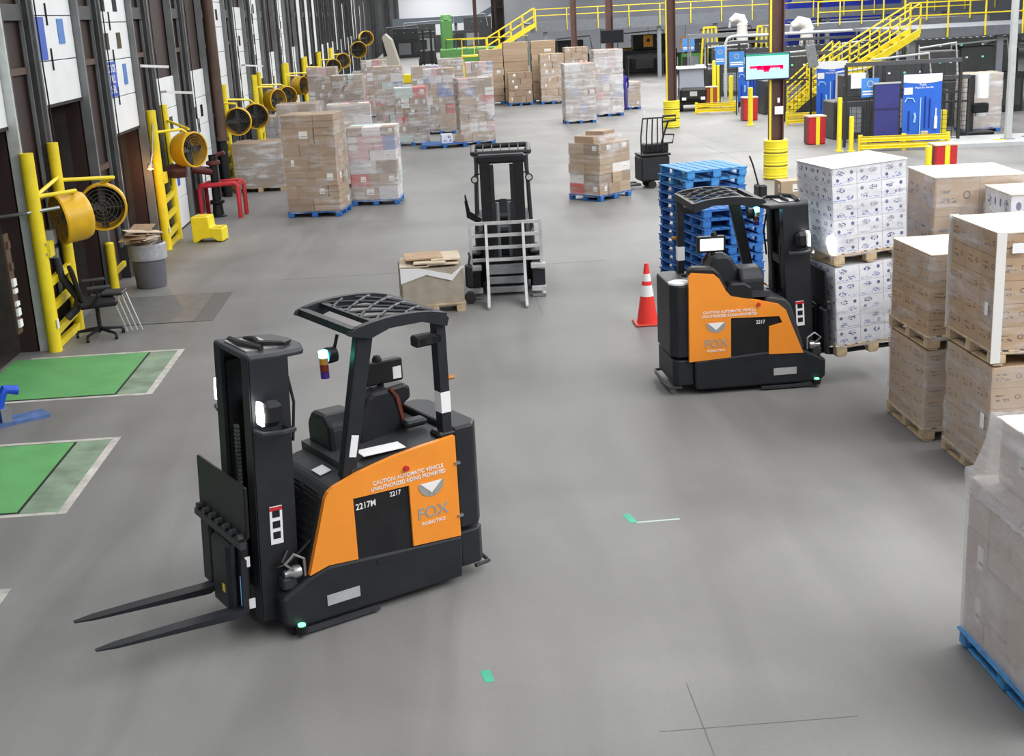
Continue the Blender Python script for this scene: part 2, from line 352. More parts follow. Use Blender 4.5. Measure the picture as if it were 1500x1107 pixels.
# --- dock wall
wl = empty('wall_left', None); tag(wl, 'brown steel dock wall lined with doors', kind='structure'); del wl['label']; wl['label'] = 'brown steel dock wall lined with overhead doors'
WX = -6.05; DP = 4.1; D0 = 17.4; DW = 2.5
bott = {-3: 0, -2: 0, -1: 3.2, 0: 3.25, 1: 3.41, 2: 2.6, 3: 0, 4: .0, 5: 2.4, 6: 1.6, 7: 2.6, 8: 0, 9: 2.0, 10: 0}
def wb(name, y0, y1, z0, z1, m, x0=WX-.25, x1=WX): return box(name, ((x0+x1)/2, (y0+y1)/2, (z0+z1)/2), (x1-x0, y1-y0, z1-z0), m, wl)
for k in range(-4, 18):
    yc = D0 + DP*k
    wb('pier_panel', yc+DW/2, yc+DP-DW/2, 0, 10, brown)
    zo = max(2.95, bott.get(k,0)+.06); wb('header_panel', yc-DW/2, yc+DW/2, zo, 10, brown)
    for z in (2.1, 3.95, 6.0, 8): wb('girt', yc+DW/2+.1, yc+DP-DW/2-.1, z, z+.1, dbrown, WX, WX+.07)
    wb('girt', yc+DW/2+.1, yc+DP-DW/2-.1, 4.72, 4.95, djamb, WX, WX+.1)
    # dark trailer beyond an open door
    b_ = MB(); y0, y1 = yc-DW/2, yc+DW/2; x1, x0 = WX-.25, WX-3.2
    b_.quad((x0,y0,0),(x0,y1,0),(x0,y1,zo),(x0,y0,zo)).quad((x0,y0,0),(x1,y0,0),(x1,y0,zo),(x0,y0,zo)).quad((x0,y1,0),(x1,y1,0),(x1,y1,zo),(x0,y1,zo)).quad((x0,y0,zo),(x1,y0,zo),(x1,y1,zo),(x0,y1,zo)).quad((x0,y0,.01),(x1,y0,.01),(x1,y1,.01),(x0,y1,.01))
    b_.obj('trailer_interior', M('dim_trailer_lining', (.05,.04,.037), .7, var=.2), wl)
wb('far_wall_panel', D0+DP*18-DW/2, 300, 0, 11, brown)
far = MB()
for k in range(11, 68):
    yc = D0+DP*k
    for s in (-1, 1): far.box((WX+.07, yc+s*1.33, 4.6), (.16,.22,9.2))
far.obj('distant_door_jamb', djamb, wl)['kind'] = 'stuff'
far = MB()
for k in range(11, 68):
    yc = D0+DP*k; z0 = random.choice((0, 2.4, 2.6, 2.9)); far.box((WX+.03, yc, (z0+z0+3.2)/2), (.05, 2.4, 3.2))
far.obj('distant_door_leaf', doorw, wl)['kind'] = 'stuff'
dlabels = {0: 'half hidden', 1: 'open', 2: 'half open'}
lamps = []
def door(k):
    yc = D0+DP*k; zb = bott[k]; x = WX+.05
    t = empty('door_%d' % (k+4), None, (0,0,0)); tag(t, kind='structure')
    if k in (1,2): t['label'] = ('white sectional dock door raised high, blue signs, behind the nearest yellow post' if k == 1 else 'white sectional dock door with lettered blue sign and two small windows')
    n_ = 5; ph = .69
    for i in range(n_):
        z0 = zb+i*ph
        p = box('door_panel', (x, yc, z0+ph/2), (.05, DW-.08, ph-.015), doorw, t, ch=.006)
        if i == n_-2 or (k == 2 and i == 2) or (k == 1 and i == 3):
            for s in (-.62, .35): box('window', (x+.022, yc+s, z0+ph*.5), (.02, .34, .3), glass, p)
    box('bottom_seal', (x, yc, zb+.01), (.06, DW-.06, .05), rubber, t)
    for i in (1, 2, 3):
        box('hinge_rod', (x+.035, yc-.25, zb+i*ph+.02), (.025,.03,.34), gap, t)
    for s in (-1, 1):
        # steel channel track in two faces plus a bumper column
        box('track', (x+.06, yc+s*(DW/2+.03), 4.6), (.16,.07,9.2), ltrack if (k == 0) else jamb, t)
        box('jamb', (x+.02, yc+s*(DW/2+.15), 4.6), (.18,.14,9.2), djamb, t)
        box('conduit', (x+.02, yc+s*(DW/2+.3), 4.2), (.05,.04,7.2), jamb, t)
    MB().tube([(x+.2, yc-DW/2-.12, 8), (x+.2, yc-DW/2-.12, 4.3), (x+.22, yc-DW/2-.2, 4.0), (x+.2, yc-DW/2-.1, 3.4), (x+.2, yc-DW/2-.1, 1.2)], .012, 6).obj('cable', cable, t)
    return t
DOORS = {k: door(k) for k in range(-2, 11)}
# signs on the two nearest doors
def sign(name, k, y0, y1, z0, z1, m, par): return box(name, (WX+.082, (y0+y1)/2, (z0+z1)/2), (.012, y1-y0, z1-z0), m, par)
y1_ = D0+DP; y2_ = D0+2*DP
sign('sign', 1, y1_-1.05, y1_-.45, 3.41+.69+.02, 3.41+2*.69-.02, signb, DOORS[1])
sign('sign', 1, y1_+.3, y1_+.65, 3.41+.69+.25, 3.41+2*.69-.05, M('mid_blue_print', (.08,.22,.6), .4), DOORS[1])
s2 = sign('lettered_sign', 2, y2_-.95, y2_-.2, 2.6+.69+.02, 2.6+2*.69-.03, signb, DOORS[2])
sign('sign', 2, y2_+.38, y2_+.66, 2.6+.69+.2, 2.6+2*.69-.1, M('mid_blue_print', (.08,.22,.6), .4), DOORS[2])
for i, tx in enumerate(('DOCK', 'PALL', 'SEAL')):
    text('lettering', tx, .2, textw, s2, (WX+.09, y2_-.57, 2.6+.69+.53-.19*i), (R(90),0,R(90)), sx=1.0)
s3 = sign('sign', 3, D0+3*DP+.25, D0+3*DP+.5, .69+.3, .69*2+.2, signb, DOORS[3])
# end wall, far side walls
tag(box('wall_end', (4,300,8), (40,.4,20), M('white_end_wall', (.75,.77,.82), .6), None), 'bright white far end wall of the hall', kind='structure')
tag(box('wall_back', (38,118,7), (62,.4,14), M('grey_cladding', (.2,.21,.235), .6, var=.1, scale=.5)), 'grey clad wall behind the mezzanine', kind='structure')
tag(box('wall_right', (68,60,7), (.4,120,14), M('grey_cladding_side', (.18,.19,.21), .6, var=.1, scale=.5)), 'grey clad side wall far right', kind='structure')
# brown rack uprights of the far hall
rw = thing('storage_rack', 'tall dark brown storage rack far behind the left yellow staircase', 'rack', (14.5,150,0))
for i in range(14): box('upright', (-6.6+i*1.0, (i%3)*.8, 6), (.22,.22,12), dbrown, rw)
for z in (2.5,5,7.5,10): box('beam', (-.1,.9,z), (13.6,.15,.18), dbrown, rw)
box('back_panel', (-.1,1.8,6), (13.8,.1,12), M('rack_backing', (.045,.035,.032), .7, var=.5, scale=.7), rw)
# columns of the hall with yellow foam guards
def column(label, x, y, guard=True, wd=.34, m=colbrown):
    t = thing('steel_column', label, 'column', (x,y,0))
    box('flange', (-.15,0,6), (.03,.32,12), m, t); box('flange', (.15,0,6), (.03,.32,12), m, t); box('web', (0,0,6), (.28,.03,12), m, t)
    box('edge_stripe', (-.19,-.16,6), (.05,.03,12), yellow if guard else m, t)
    if guard:
        for i in range(3):
            s = MB().lathe([(.2,0),(.3,.0),(.315,.03),(.3,.06),(.315,.1),(.3,.14),(.315,.19),(.3,.24),(.315,.28),(.3,.31),(.2,.31)], (0,0,.02+i*.335), 20).obj('guard_section', brightyel, t, smooth=True)
            MB().lathe([(.305,0),(.305,.028)], (0,0,.328+i*.335), 20).obj('guard_strap', M('guard_strap', (.2,.16,.02), .6), t) if i < 2 else None
    return t
C1 = column('brown steel column carrying the lit screen, yellow guard at its foot', 8.76, 32.6)
box('notice', (.03,-.172,1.75), (.22,.008,.2), paper, C1); box('notice', (.02,-.172,2.0), (.06,.008,.12), paper, C1)
C2 = column('brown steel column with yellow guard beside the utility cart', 8.95, 48.1)
column('thin dark column rising behind the black overhead screen', 8.85, 63.6, False)
column('dark column behind the wrapped pallets, left of the black overhead screen', 8.85, 79.2, False)
column('far brown column beside the green lift, white band near its foot', 5.2, 140, False)
# ================================================================== the two driverless stand-up trucks
def S(pts): return [(-s, h) for s, h in pts]
led_b = M('blue_led', (.02,.1,.9), .3, emit=(.05,.35,1), es=6); led_g = M('cyan_led', (.1,.9,.8), .3, emit=(.1,1,.75), es=9)
led_w = M('work_light_lens', (.9,.9,.9), .3, emit=(1,1,1), es=7)
def robot_truck(label, loc, rz, lift=0.0, tilt=3.0, reach=0.0, cap=False, fz=0.0):
    t = thing('robotic_forklift', label, 'forklift', loc, rz, 'orange driverless forklifts')
    # --- lower skirt / chassis
    sk = MB().prism(S([(-.08,.12),(.0,.06),(1.5,.06),(1.52,.42),(.9,.46),(.32,.5),(.16,.45),(-.08,.33)]), -.5, .5).obj('chassis_skirt', dark, t, bev=.025)
    for sd in (1, -1):
        box('access_slot', (-.81, sd*.5, .41), (.16,.012,.035), gap, sk)
        box('serial_plate', (-.42, sd*.503, .22), (.28,.006,.085), silver, sk)
        box('side_rail', (-.38, sd*.505, .035), (.66,.05,.03), dgrey, sk)
        MB().cyl((-.02,sd*.4,.06),(-.02,sd*.46,.06),.06,16).obj('load_wheel', rubber, t)
        bk = MB().cyl((-.04,sd*.53,.04),(-.04,sd*.53,.1),.045,14).obj('corner_scanner', black, t)
        MB().cyl((-.04,sd*.53,.1),(-.04,sd*.53,.112),.03,12).obj('scanner_light', M('green_scanner_led', (.1,.7,.3), .3, emit=(.2,1,.4), es=1.5), bk)
        MB().prism(S([(-.05,.335),(.3,.515),(.34,.50),(.0,.30)]), sd*.34, sd*.47).obj('nose_fairing', dgrey, sk, bev=.01)
        MB().lathe([(0,-.06),(.05,-.05),(.055,0),(.03,.04),(.03,.08),(0,.08)], (-.06,sd*.43,.5), 12, 'x').obj('pump_motor', steel, t, smooth=True); MB().tube([(-.06,sd*.46,.52),(.02,sd*.47,.6),(-.06,sd*.47,.66),(-.14,sd*.46,.6),(-.14,sd*.46,.46)], .012, 6).obj('hose', steel, t); box('junction_box', (-.02,sd*.4,.42), (.12,.1,.1), dgrey, t, ch=.015)
        MB().tube([(-.02,sd*.4,.34),(-.1,sd*.41,.41),(-.22,sd*.42,.46),(-.3,sd*.42,.5)], .012, 6).obj('hose', steel, t)
    for x_, y_ in ((-1.25,.33),(-1.25,-.33),(-.3,.33),(-.3,-.33)): MB().cyl((x_,y_-.05,.115),(x_,y_+.05,.115),.11,18).obj('wheel', rubber, t)
    # --- inner body
    MB().prism(S([(.16,.45),(.34,1.02),(.42,1.1),(.66,1.15),(.66,.45)]), -.455, .455).obj('front_hood', dgrey, t, bev=.03)
    MB().prism(S([(.66,.45),(.66,1.0),(1.5,1.02),(1.5,.42)]), -.455, .455).obj('operator_floor', dark, t)
    for i in range(8):
        for j in range(2): box('grille_slot', (-.205-.019*i, -.05+j*.32, .62+.062*i), (.012,.24,.02), gap, t, rot=Matrix.Rotation(R(-17),3,'Y'))
    box('hood_notice', (-.5,.12,1.128), (.1,.16,.006), paper, t, rot=Matrix.Rotation(R(12),3,'Y'))
    # --- left orange side panel (low, curved)
    left = [(.16,.465),(.34,1.04),(.37,1.085),(.42,1.115),(.62,1.175),(.8,1.21),(.95,1.235),(1.2,1.262),(1.5,1.28),(1.5,.425),(1.06,.455),(1.06,.97),(.57,.985),(.57,.485),(.32,.505)]
    lp = MB().prism(S(left), .46, .505).obj('side_panel', orange, t)
    lp['label'] = 'orange left side panel with lettering and grey logo'
    MB().prism(S([(.56,.47),(.56,1.0),(1.07,.985),(1.07,.45)]), .46, .487).obj('recess_panel', black, t)
    box('latch', (-1.505,.5,1.05), (.05,.03,.02), steel, lp); box('latch', (-1.505,.5,.6), (.05,.03,.02), steel, lp)
    MB().cyl((-1.04,.5,1.12),(-1.04,.53,1.12),.022,12).obj('stop_button', red, lp)
    # --- right orange side panel (tall at the rear, stepped)
    right = [(.2,.43),(.36,.82),(.42,.97),(.5,1.04),(.76,1.11),(1.08,1.18),(1.14,1.25),(1.22,1.4),(1.28,1.45),(1.55,1.48),(1.58,1.44),(1.58,.415),(1.08,.44),(1.08,.915),(.5,.9),(.46,.82),(.62,.78),(.62,.445)]
    rp = MB().prism(S(right), -.505, -.46).obj('side_panel', orange, t)
    rp['label'] = 'tall stepped orange right side panel'
    MB().prism(S([(.44,.43),(.44,.93),(1.09,.94),(1.09,.43)]), -.487, -.455).obj('recess_panel', black, t)
    MB().cyl((-.75,-.5,1.06),(-.75,-.53,1.06),.022,12).obj('stop_button', red, rp)
    # lettering
    for sd, p in ((1, lp), (-1, rp)):
        rot = (R(90),0,R(180)) if sd > 0 else (R(90),0,0)
        sx = -1 if sd > 0 else 1
        xx = -1.06 if sd > 0 else -1.1
        zt = 1.062 if sd > 0 else 1.0
        text('lettering', 'CAUTION: AUTOMATIC VEHICLE', .046, textw, p, (xx, sd*.507, zt), rot, sx=.92)
        text('lettering', 'UNAUTHORIZED RIDING PROHIBITED', .046, textw, p, (xx, sd*.507, zt-.047), rot, sx=.84)
        lx = -1.255 if sd > 0 else -1.26; lz = .9 if sd > 0 else .82
        a = MB(); N = 14; ri, ro = .06, .118
        for i in range(N):
            t0, t1 = R(180+180*i/N), R(180+180*(i+1)/N)
            a.quad(*[(lx+r_*math.cos(tt), sd*.5075, lz+.05+r_*math.sin(tt)) for r_, tt in ((ri,t0),(ro,t0),(ro,t1),(ri,t1))])
        a.obj('logo_ring', logog, p, solid=.002)
        MB().quad((lx-.1,sd*.512,lz+.055),(lx+.1,sd*.512,lz+.055),(lx,sd*.512,lz-.035)).obj('logo_triangle', textw, p, solid=.002)
        text('logo_word', 'FOX', .135, logog, p, (lx, sd*.507, lz-.2), rot, sx=1.05)
        text('logo_word', 'ROBOTICS', .036, textw, p, (lx, sd*.507, lz-.285), rot, sx=1.25)
    text('handwriting', '2217M', .07, textw, t, (-.68,.489,.9), (R(90),R(0),R(180)), sx=.9)
    text('handwriting', '2217', .055, textw, t, (-.94,.489,.93), (R(90),R(0),R(180)), sx=.9)
    text('handwriting', '2217', .06, textw, t, (-.72,-.489,.84), (R(90),0,0), sx=.9)
    # --- operator compartment
    MB().prism(S([(.6,1.13),(.6,1.2),(1.5,1.28),(1.5,1.16)]), -.455, .455).obj('deck_trim', dgrey, t)
    MB().prism([(-.45,1.12),(-.45,1.36),(-.36,1.47),(-.12,1.48),(-.02,1.4),(-.0,1.16)], -.95, -.66, 'x').obj('control_console', dark, t, bev=.04)
    cu = MB().prism(S([(.86,1.2),(.92,1.42),(1.0,1.58),(1.06,1.63),(1.22,1.63),(1.3,1.45),(1.34,1.2)]), -.3, .02).obj('backrest', dark, t, bev=.04)
    MB().prism(S([(1.31,1.24),(1.25,1.55),(1.2,1.62),(1.22,1.63),(1.28,1.55),(1.34,1.24)]), .0, .03).obj('trim_strip', M('brick_orange', (.16,.04,.02), .5), cu)
    MB().prism(S([(1.05,1.2),(1.13,1.31),(1.2,1.46),(1.27,1.52),(1.52,1.54),(1.57,1.5),(1.57,1.4),(1.05,1.1)]), -.47, -.3).obj('side_cushion', black, t, bev=.03)
    MB().prism(S([(.82,1.12),(.82,1.27),(.92,1.33),(1.08,1.33),(1.14,1.24),(1.08,1.12)]), -.5, -.3).obj('armrest', black, t, bev=.025)
    box('paper_sheet', (-.92,.34,1.262), (.36,.16,.006), paper, t, rot=Matrix.Rotation(R(-4),3,'Z'))
    sc_ = box('screen', (-1.22,-.12,1.74), (.34,.09,.19), black, t, ch=.012)
    box('display', (-1.22,-.168,1.74), (.28,.006,.14), M('lit_display', (.85,.87,.9), .3, emit=(1,1,1), es=.6), sc_); box('sticker', (-1.33,-.072,1.72), (.075,.006,.1), paper, sc_)
    MB().tube([(-1.2,-.13,1.5),(-1.2,-.13,1.68)], .03, 8).obj('screen_stem', black, t)
    MB().lathe([(0,0),(.04,.005),(.04,.02),(.025,.05),(0,.055)], (-1.18,-.12,1.83), 12).obj('camera_dome', black, sc_, smooth=True)
    box('tiller_pad', (-1.36,.1,1.33), (.2,.12,.06), dark, t, ch=.02)
    # --- rear battery tank and lower rear bumper
    MB().prism([(-1.52,-.46),(-1.52,.46),(-1.7,.46),(-1.78,.36),(-1.78,-.36),(-1.7,-.46)], .46, 1.33, 'z').obj('rear_tank', dark, t, bev=.02)
    MB().prism([(-1.52,-.46),(-1.52,.46),(-1.7,.46),(-1.76,.4),(-1.76,-.4),(-1.7,-.46)], .12, .43, 'z').obj('rear_cover', dark, t, bev=.015)
    MB().tube([(-1.66,.44,.09),(-1.8,.42,.09),(-1.82,.3,.09),(-1.82,-.3,.09),(-1.8,-.42,.09),(-1.66,-.44,.09)], .018, 8).obj('rear_bumper', dgrey, t)
    if cap: MB().lathe([(0,.0),(.13,0),(.13,.02),(.1,.03),(0,.03)], (-1.65,-.31,1.33), 18).obj('tank_cap', paper, t, smooth=True)
    # --- overhead guard
    G = [(.75,2.3),(.86,2.32),(.98,2.333),(1.1,2.337),(1.24,2.332),(1.37,2.316),(1.48,2.29)]
    def gz(s):
        for (a, b), (c, d) in zip(G, G[1:]):
            if a <= s <= c: return b+(d-b)*(s-a)/(c-a)
        return G[-1][1]
    hood = empty('overhead_guard', t)
    for sd in (1, -1): MB().prism(S([(.68,2.275)]+G+[(1.52,2.24),(1.5,2.18),(1.28,2.25),(1.0,2.25),(.84,2.2),(.66,2.245)]), sd*.5, sd*.44).obj('side_beam', dark, hood)
    MB().bar((-.72,-.47,2.262),(-.72,.47,2.262), .06, .06).obj('front_beam', dark, hood)
    MB().bar((-1.48,-.47,2.24),(-1.48,.47,2.24), .08, .08).obj('rear_beam', dark, hood)
    for k in range(-3, 6):                       # lattice bars in both diagonals, following the arch
        for dr in (1, -1):
            pts = []
            for i in range(15):
                s = .9+.57*i/14; y = dr*(-.44 + .235*k + (s-.9)*.95)
                if -.44 <= y <= .44: pts.append((-s, y, gz(s)-.015))
            if len(pts) > 2: MB().tube(pts, .013, 5).obj('lattice_bar', dgrey, hood)
    MB().bar((-.9,-.45,gz(.9)-.03),(-.9,.45,gz(.9)-.03), .05, .04).obj('cross_beam', dark, hood)
    # posts stand on the left side of the deck
    MB().prism(S([(.52,1.14),(.64,1.14),(.9,2.28),(.76,2.28)]), .36, .45).obj('front_post', dark, t, bev=.012)
    box('post_label', (-.64,.453,1.38), (.06,.006,.17), paper, t, rot=Matrix.Rotation(R(-13),3,'Y'))
    MB().bar((-1.47,.4,1.24),(-1.47,.4,2.24), .1, .08).obj('rear_post', dark, t)
    MB().bar((-1.47,.4,1.47),(-1.47,.4,1.64), .106, .086).obj('post_band', paper, t)
    box('post_foot', (-1.47,.38,1.285), (.18,.16,.06), black, t, ch=.02)
    MB().tube([(-1.5,.42,1.74),(-1.57,.43,1.74)], .02, 8).obj('beacon', M('amber_knob', (.5,.2,.03), .4), t)
    sb = box('sensor_box', (-1.36,.4,2.08), (.24,.1,.09), black, t, ch=.015)
    for i in (-.06,.05): MB().cyl((-1.36+i,.44,2.08),(-1.36+i,.455,2.08),.022,12).obj('sensor_lens', glass, sb)
    # blue spot lamp and stack light under the front edge
    MB().tube([(-.74,.12,2.18),(-.7,.12,2.06)], .015, 6).obj('lamp_bracket', black, t)
    lh = MB().lathe([(.02,-.06),(.06,-.05),(.065,.02),(.055,.03)], (-.66,.12,2.03), 14, 'x').obj('lamp_head', black, t, smooth=True)
    MB().cyl((-.634,.12,2.03),(-.628,.12,2.03),.05,14).obj('blue_lens', led_b, lh)
    st = MB().cyl((-.58,.18,2.04),(-.58,.18,2.09),.035,12).obj('stack_light', led_g, t)
    for i, m_ in enumerate((M('amber_lens', (.55,.25,.03), .3), M('red_lens', (.2,.02,.01), .3), M('violet_lens', (.06,.02,.25), .3))): MB().cyl((-.58,.18,2.035-.055*i),(-.58,.18,1.985-.055*i),.034,12).obj('stack_segment', m_, st)
    # --- mast, leaning back a little
    ms = empty('mast', t, (-.1+reach,0,0)); ms.rotation_euler = (0, -R(tilt), 0)
    for sd in (1, -1):
        c = MB()                                   # C channel
        c.box((-.06, sd*.33, 1.15), (.3,.03,2.05)).box((.085, sd*.27, 1.15), (.03,.13,2.05)).box((-.195, sd*.27, 1.15), (.03,.13,2.05))
        c.obj('outer_upright', dark, ms)
        c = MB().box((-.04, sd*.255, 1.1), (.2,.025,1.9)).box((.05, sd*.22, 1.1), (.025,.07,1.9)).box((-.13, sd*.22, 1.1), (.025,.07,1.9)); c.obj('inner_upright', black, ms)
        MB().cyl((-.1,sd*.17,.2),(-.1,sd*.17,1.75),.035,12).obj('lift_cylinder', black, ms)
        ch = MB()
        for i in range(26): ch.box((.03, sd*.14, .75+i*.032), (.03,.045,.022))
        ch.obj('lift_chain', steel, ms)['kind'] = 'stuff'
        box('safety_decal', (-.05, sd*.347, .88), (.1,.004,.3), paper, ms)
        for i in range(3): box('decal_mark', (-.05, sd*.35, .80+.085*i), (.06,.003,.055), black, ms)
        box('red_decal_edge', (-.05, sd*.35, 1.01), (.1,.003,.03), red, ms)
    MB().prism([(.1,-.35),(.1,.35),(-.14,.35),(-.36,.3),(-.42,.12),(-.42,-.12),(-.36,-.3),(-.14,-.35)], 2.15, 2.2, 'z').obj('top_plate', dgrey, ms, bev=.02)
    MB().prism([(.06,-.22),(.06,.22),(-.2,.2),(-.2,-.2)], 2.201, 2.212, 'z').obj('pulley_cover', steel, ms)
    MB().tube([(-.1,-.2,2.21),(-.12,-.05,2.235),(-.1,.08,2.23),(-.25,.18,2.225),(-.33,.1,2.22)], .02, 6).obj('hose_loop', cable, ms)
    MB().tube([(0,-.25,2.21),(.02,0,2.23),(-.06,.22,2.22)], .025, 6).obj('hose_loop', cable, ms)
    box('cross_member', (-.05,0,.25), (.22,.62,.14), black, ms); box('cross_member', (-.17,0,1.5), (.06,.62,.1), black, ms)
    for sd in (1, -1):
        wl_ = box('work_lamp', (-.02, sd*.42, 1.78), (.16,.14,.2), black, t, ch=.045); wl_.location = ms.location; wl_.rotation_euler = ms.rotation_euler
        MB().prism([(sd*.42-.05,1.7),(sd*.42+.05,1.7),(sd*.42+.055,1.78),(sd*.42+.04,1.87),(sd*.42-.04,1.87),(sd*.42-.055,1.78)], .05, .068, 'x').obj('lamp_lens', led_w, wl_)
        MB().tube([(-.16,sd*.35,1.64),(-.18,sd*.47,1.64),(-.08,sd*.5,1.64),(.06,sd*.47,1.64),(.08,sd*.35,1.64)], .02, 6).obj('lamp_guard', dgrey, ms)
    MB().tube([(-.22,.3,2.0),(-.26,.3,1.8),(-.24,.3,1.5)], .012, 6).obj('hose', cable, ms); MB().tube([(-.22,-.3,2.0),(-.26,-.3,1.7),(-.24,-.3,1.2)], .012, 6).obj('hose', cable, ms)
    MB().tube([(-.12,.36,.66),(-.05,.42,.6),(.0,.38,.56),(-.12,.36,.55),(-.3,.4,.72)], .014, 6).obj('hose', cable, ms)
    for i, (y, z, m_) in enumerate(((.3,.32,steel),(.36,.38,dgrey),(.24,.3,steel),(.33,.44,chrome))): MB().cyl((-.22,y-.05,z),(-.12,y+.04,z+.03),.028,10).obj('valve', m_, ms)
    # --- carriage and forks
    cg = empty('carriage', t, ms.location + Matrix.Rotation(-R(tilt),3,'Y') @ Vector((.1,0,lift))); cg.rotation_euler = ms.rotation_euler
    box('load_backrest', (.13,0,1.07), (.03,.96,.4), black, cg, ch=.008)
    for i in range(7): MB().cyl((.12,-.42+i*.14,.87),(.19,-.42+i*.14,.87),.03,8).obj('stop_lug', dgrey, cg)
    MB().bar((.17,-.47,.82),(.17,.47,.82), .05, .05).obj('fork_bar', dgrey, cg)
    box('carriage_plate', (.1,.05,.53), (.08,.5,.5), black, cg, ch=.015)
    box('carriage_pad', (.18,.1,.5), (.09,.34,.56), dark, cg, ch=.03)
    box('side_arm', (.13,-.36,.52), (.06,.2,.56), dark, cg, ch=.02)
    box('warning_sticker', (.227,.17,.4), (.004,.05,.06), M('yellow_sticker', (.8,.6,.02), .5), cg)
    box('blue_tag', (.12,.303,.4), (.05,.006,.24), M('pale_blue_tag', (.2,.5,.8), .4, emit=(.2,.5,.9), es=.25), cg)
    box('white_tag', (.08,.303,.62), (.04,.006,.08), paper, cg); box('white_tag', (.06,.303,.28), (.05,.006,.08), paper, cg)
    for y in (.28,-.28):
        L_ = 1.44-reach
        sec = [(.12,.06,.27,.23),(.2,.06,.255,.2),(.7,.056,.24,.205),(L_-.15,.045,.225,.205),(L_,.02,.215,.208)]
        vs = [(x, y+q*hw, z) for x, hw, zt, zb in sec for q, z in ((-1,zb),(1,zb),(1,zt),(-1,zt))]
        fs = [(i*4+j, i*4+(j+1)%4, i*4+4+(j+1)%4, i*4+4+j) for i in range(4) for j in range(4)]+[(3,2,1,0),(16,17,18,19)]
        fk = MB(); fk._add(vs, fs); fk.box((.12,y,.44),(.045,.11,.42)); fk.obj('fork', dark, cg)
    return t
A1 = R(30); lf = Vector((.5,-.866,0))
T1 = robot_truck('orange driverless forklift in the foreground with empty lowered forks', Vector((-1.29,8.86,0)) - lf*.5, math.pi+A1, reach=.2)
T2 = robot_truck('orange driverless forklift carrying the stacked white cartons', Vector((4.40,14.38,0)) + Vector((0,.5,0)), R(2), lift=.12, cap=True)
sl = bpy.data.lights.new('truck_work_light', 'SPOT'); sl.energy = 60; sl.spot_size = R(70); sl.spot_blend = .6; sl.shadow_soft_size = .05
for y in (.41,-.41):
    so = bpy.data.objects.new('truck_work_light', sl); COL.objects.link(so); so.parent = T2; so.location = (.02,y,1.72); so.rotation_euler = (0,R(-80),0)
# ================================================================== pallets and wrapped loads
PM = {}
def pallet_parts(par, W, D, m, top=True):
    """block pallet: deck boards, stringer boards, nine blocks, bottom boards (shared meshes)"""
    key = (round(W,2), round(D,2), m.name)
    if key not in PM:
        def me(d): o = MB().box((0,0,0), d, None, .006); mm = bpy.data.meshes.new('board'); mm.from_pydata(o.v, [], o.f); mm.materials.append(m); return mm
        PM[key] = (me((.14 if m.name != 'pallet_wood' else .11,D,.02)), me((W,.1,.02)), me((.14,.1,.085)), me((.1,D,.018)))
    a, b, c, d = PM[key]
    nb = 7
    for i in range(nb): inst('deck_board', a, par, (-W/2+.049+(W-.098)*i/(nb-1), 0, .134))
    for y in (-D/2+.05, 0, D/2-.05): inst('stringer_board', b, par, (0,y,.114))
    for x in (-W/2+.07, 0, W/2-.07):
        for y in (-D/2+.05, 0, D/2-.05): inst('block', c, par, (x,y,.061))
    for x in (-W/2+.07, 0, W/2-.07): inst('bottom_board', d, par, (x,0,.009))
def pallet_simple(par, W, D, m, z=0):
    b = MB()
    for x in (-W/2+.08, 0, W/2-.08):
        b.box((x,0,z+.009),(.12,D,.018))
        for y in (-D/2+.06,0,D/2-.06): b.box((x,y,z+.065),(.14,.12,.095))
    b.box((0,0,z+.13),(W,D,.025)); b.obj('pallet', m, par)
def film(par, W, D, z0, z1, m, seed=0, sag=.012, top=False, off=.012):
    rnd = random.Random(seed); n = 10; prof = []
    hx, hy = W/2+off, D/2+off; c = .03
    path = []
    for (x0, y0, x1, y1) in ((-hx+c,-hy,hx-c,-hy),(hx,-hy+c,hx,hy-c),(hx-c,hy,-hx+c,hy),(-hx,hy-c,-hx,-hy+c)):
        for i in range(n): path.append((x0+(x1-x0)*i/(n-1), y0+(y1-y0)*i/(n-1)))
    k = len(path); nz = max(4, int((z1-z0)/.12)); b = MB(); vs = []
    for j in range(nz+1):
        z = z0+(z1-z0)*j/nz
        for i, (x, y) in enumerate(path):
            d = 1+rnd.uniform(0, sag)/max(W,D)*2; vs.append((x*d, y*d, z+rnd.uniform(-.01,.01)))
    fs = [(j*k+i, j*k+(i+1)%k, (j+1)*k+(i+1)%k, (j+1)*k+i) for j in range(nz) for i in range(k)]
    if top: fs.append(tuple(nz*k+i for i in range(k)))
    b._add(vs, fs); o = b.obj('stretch_film', m, par, smooth=True); return o
def stack(par, W, D, z0, layers, kind, seed, cols=(2,4), rows=2, jit=.012, mixk=None):
    rnd = random.Random(seed); z = z0
    for h in layers:
        for r in range(rows):
            n = rnd.randint(*cols) if isinstance(cols, tuple) else cols
            cuts = [0]+sorted((i+ (rnd.uniform(-.22,.22) if isinstance(cols, tuple) else 0))/n for i in range(1,n))+[1]
            for a, b in zip(cuts, cuts[1:]):
                wx = (b-a)*W-.005; dy = D/rows-.005
                hh = h-.004; kk = mixk[rnd.randrange(len(mixk))] if mixk else kind
                dx_, dy_ = (rnd.uniform(-jit,jit), rnd.uniform(-jit,jit)) if jit else (0,0)
                inst('carton', CUBE[kk], par, (-W/2+(a+b)/2*W+dx_, -D/2+(r+.5)*D/rows+dy_, z+hh/2), (0,0,rnd.uniform(-.012,.012) if jit else 0), (wx, dy, hh))
        z += h
    return z
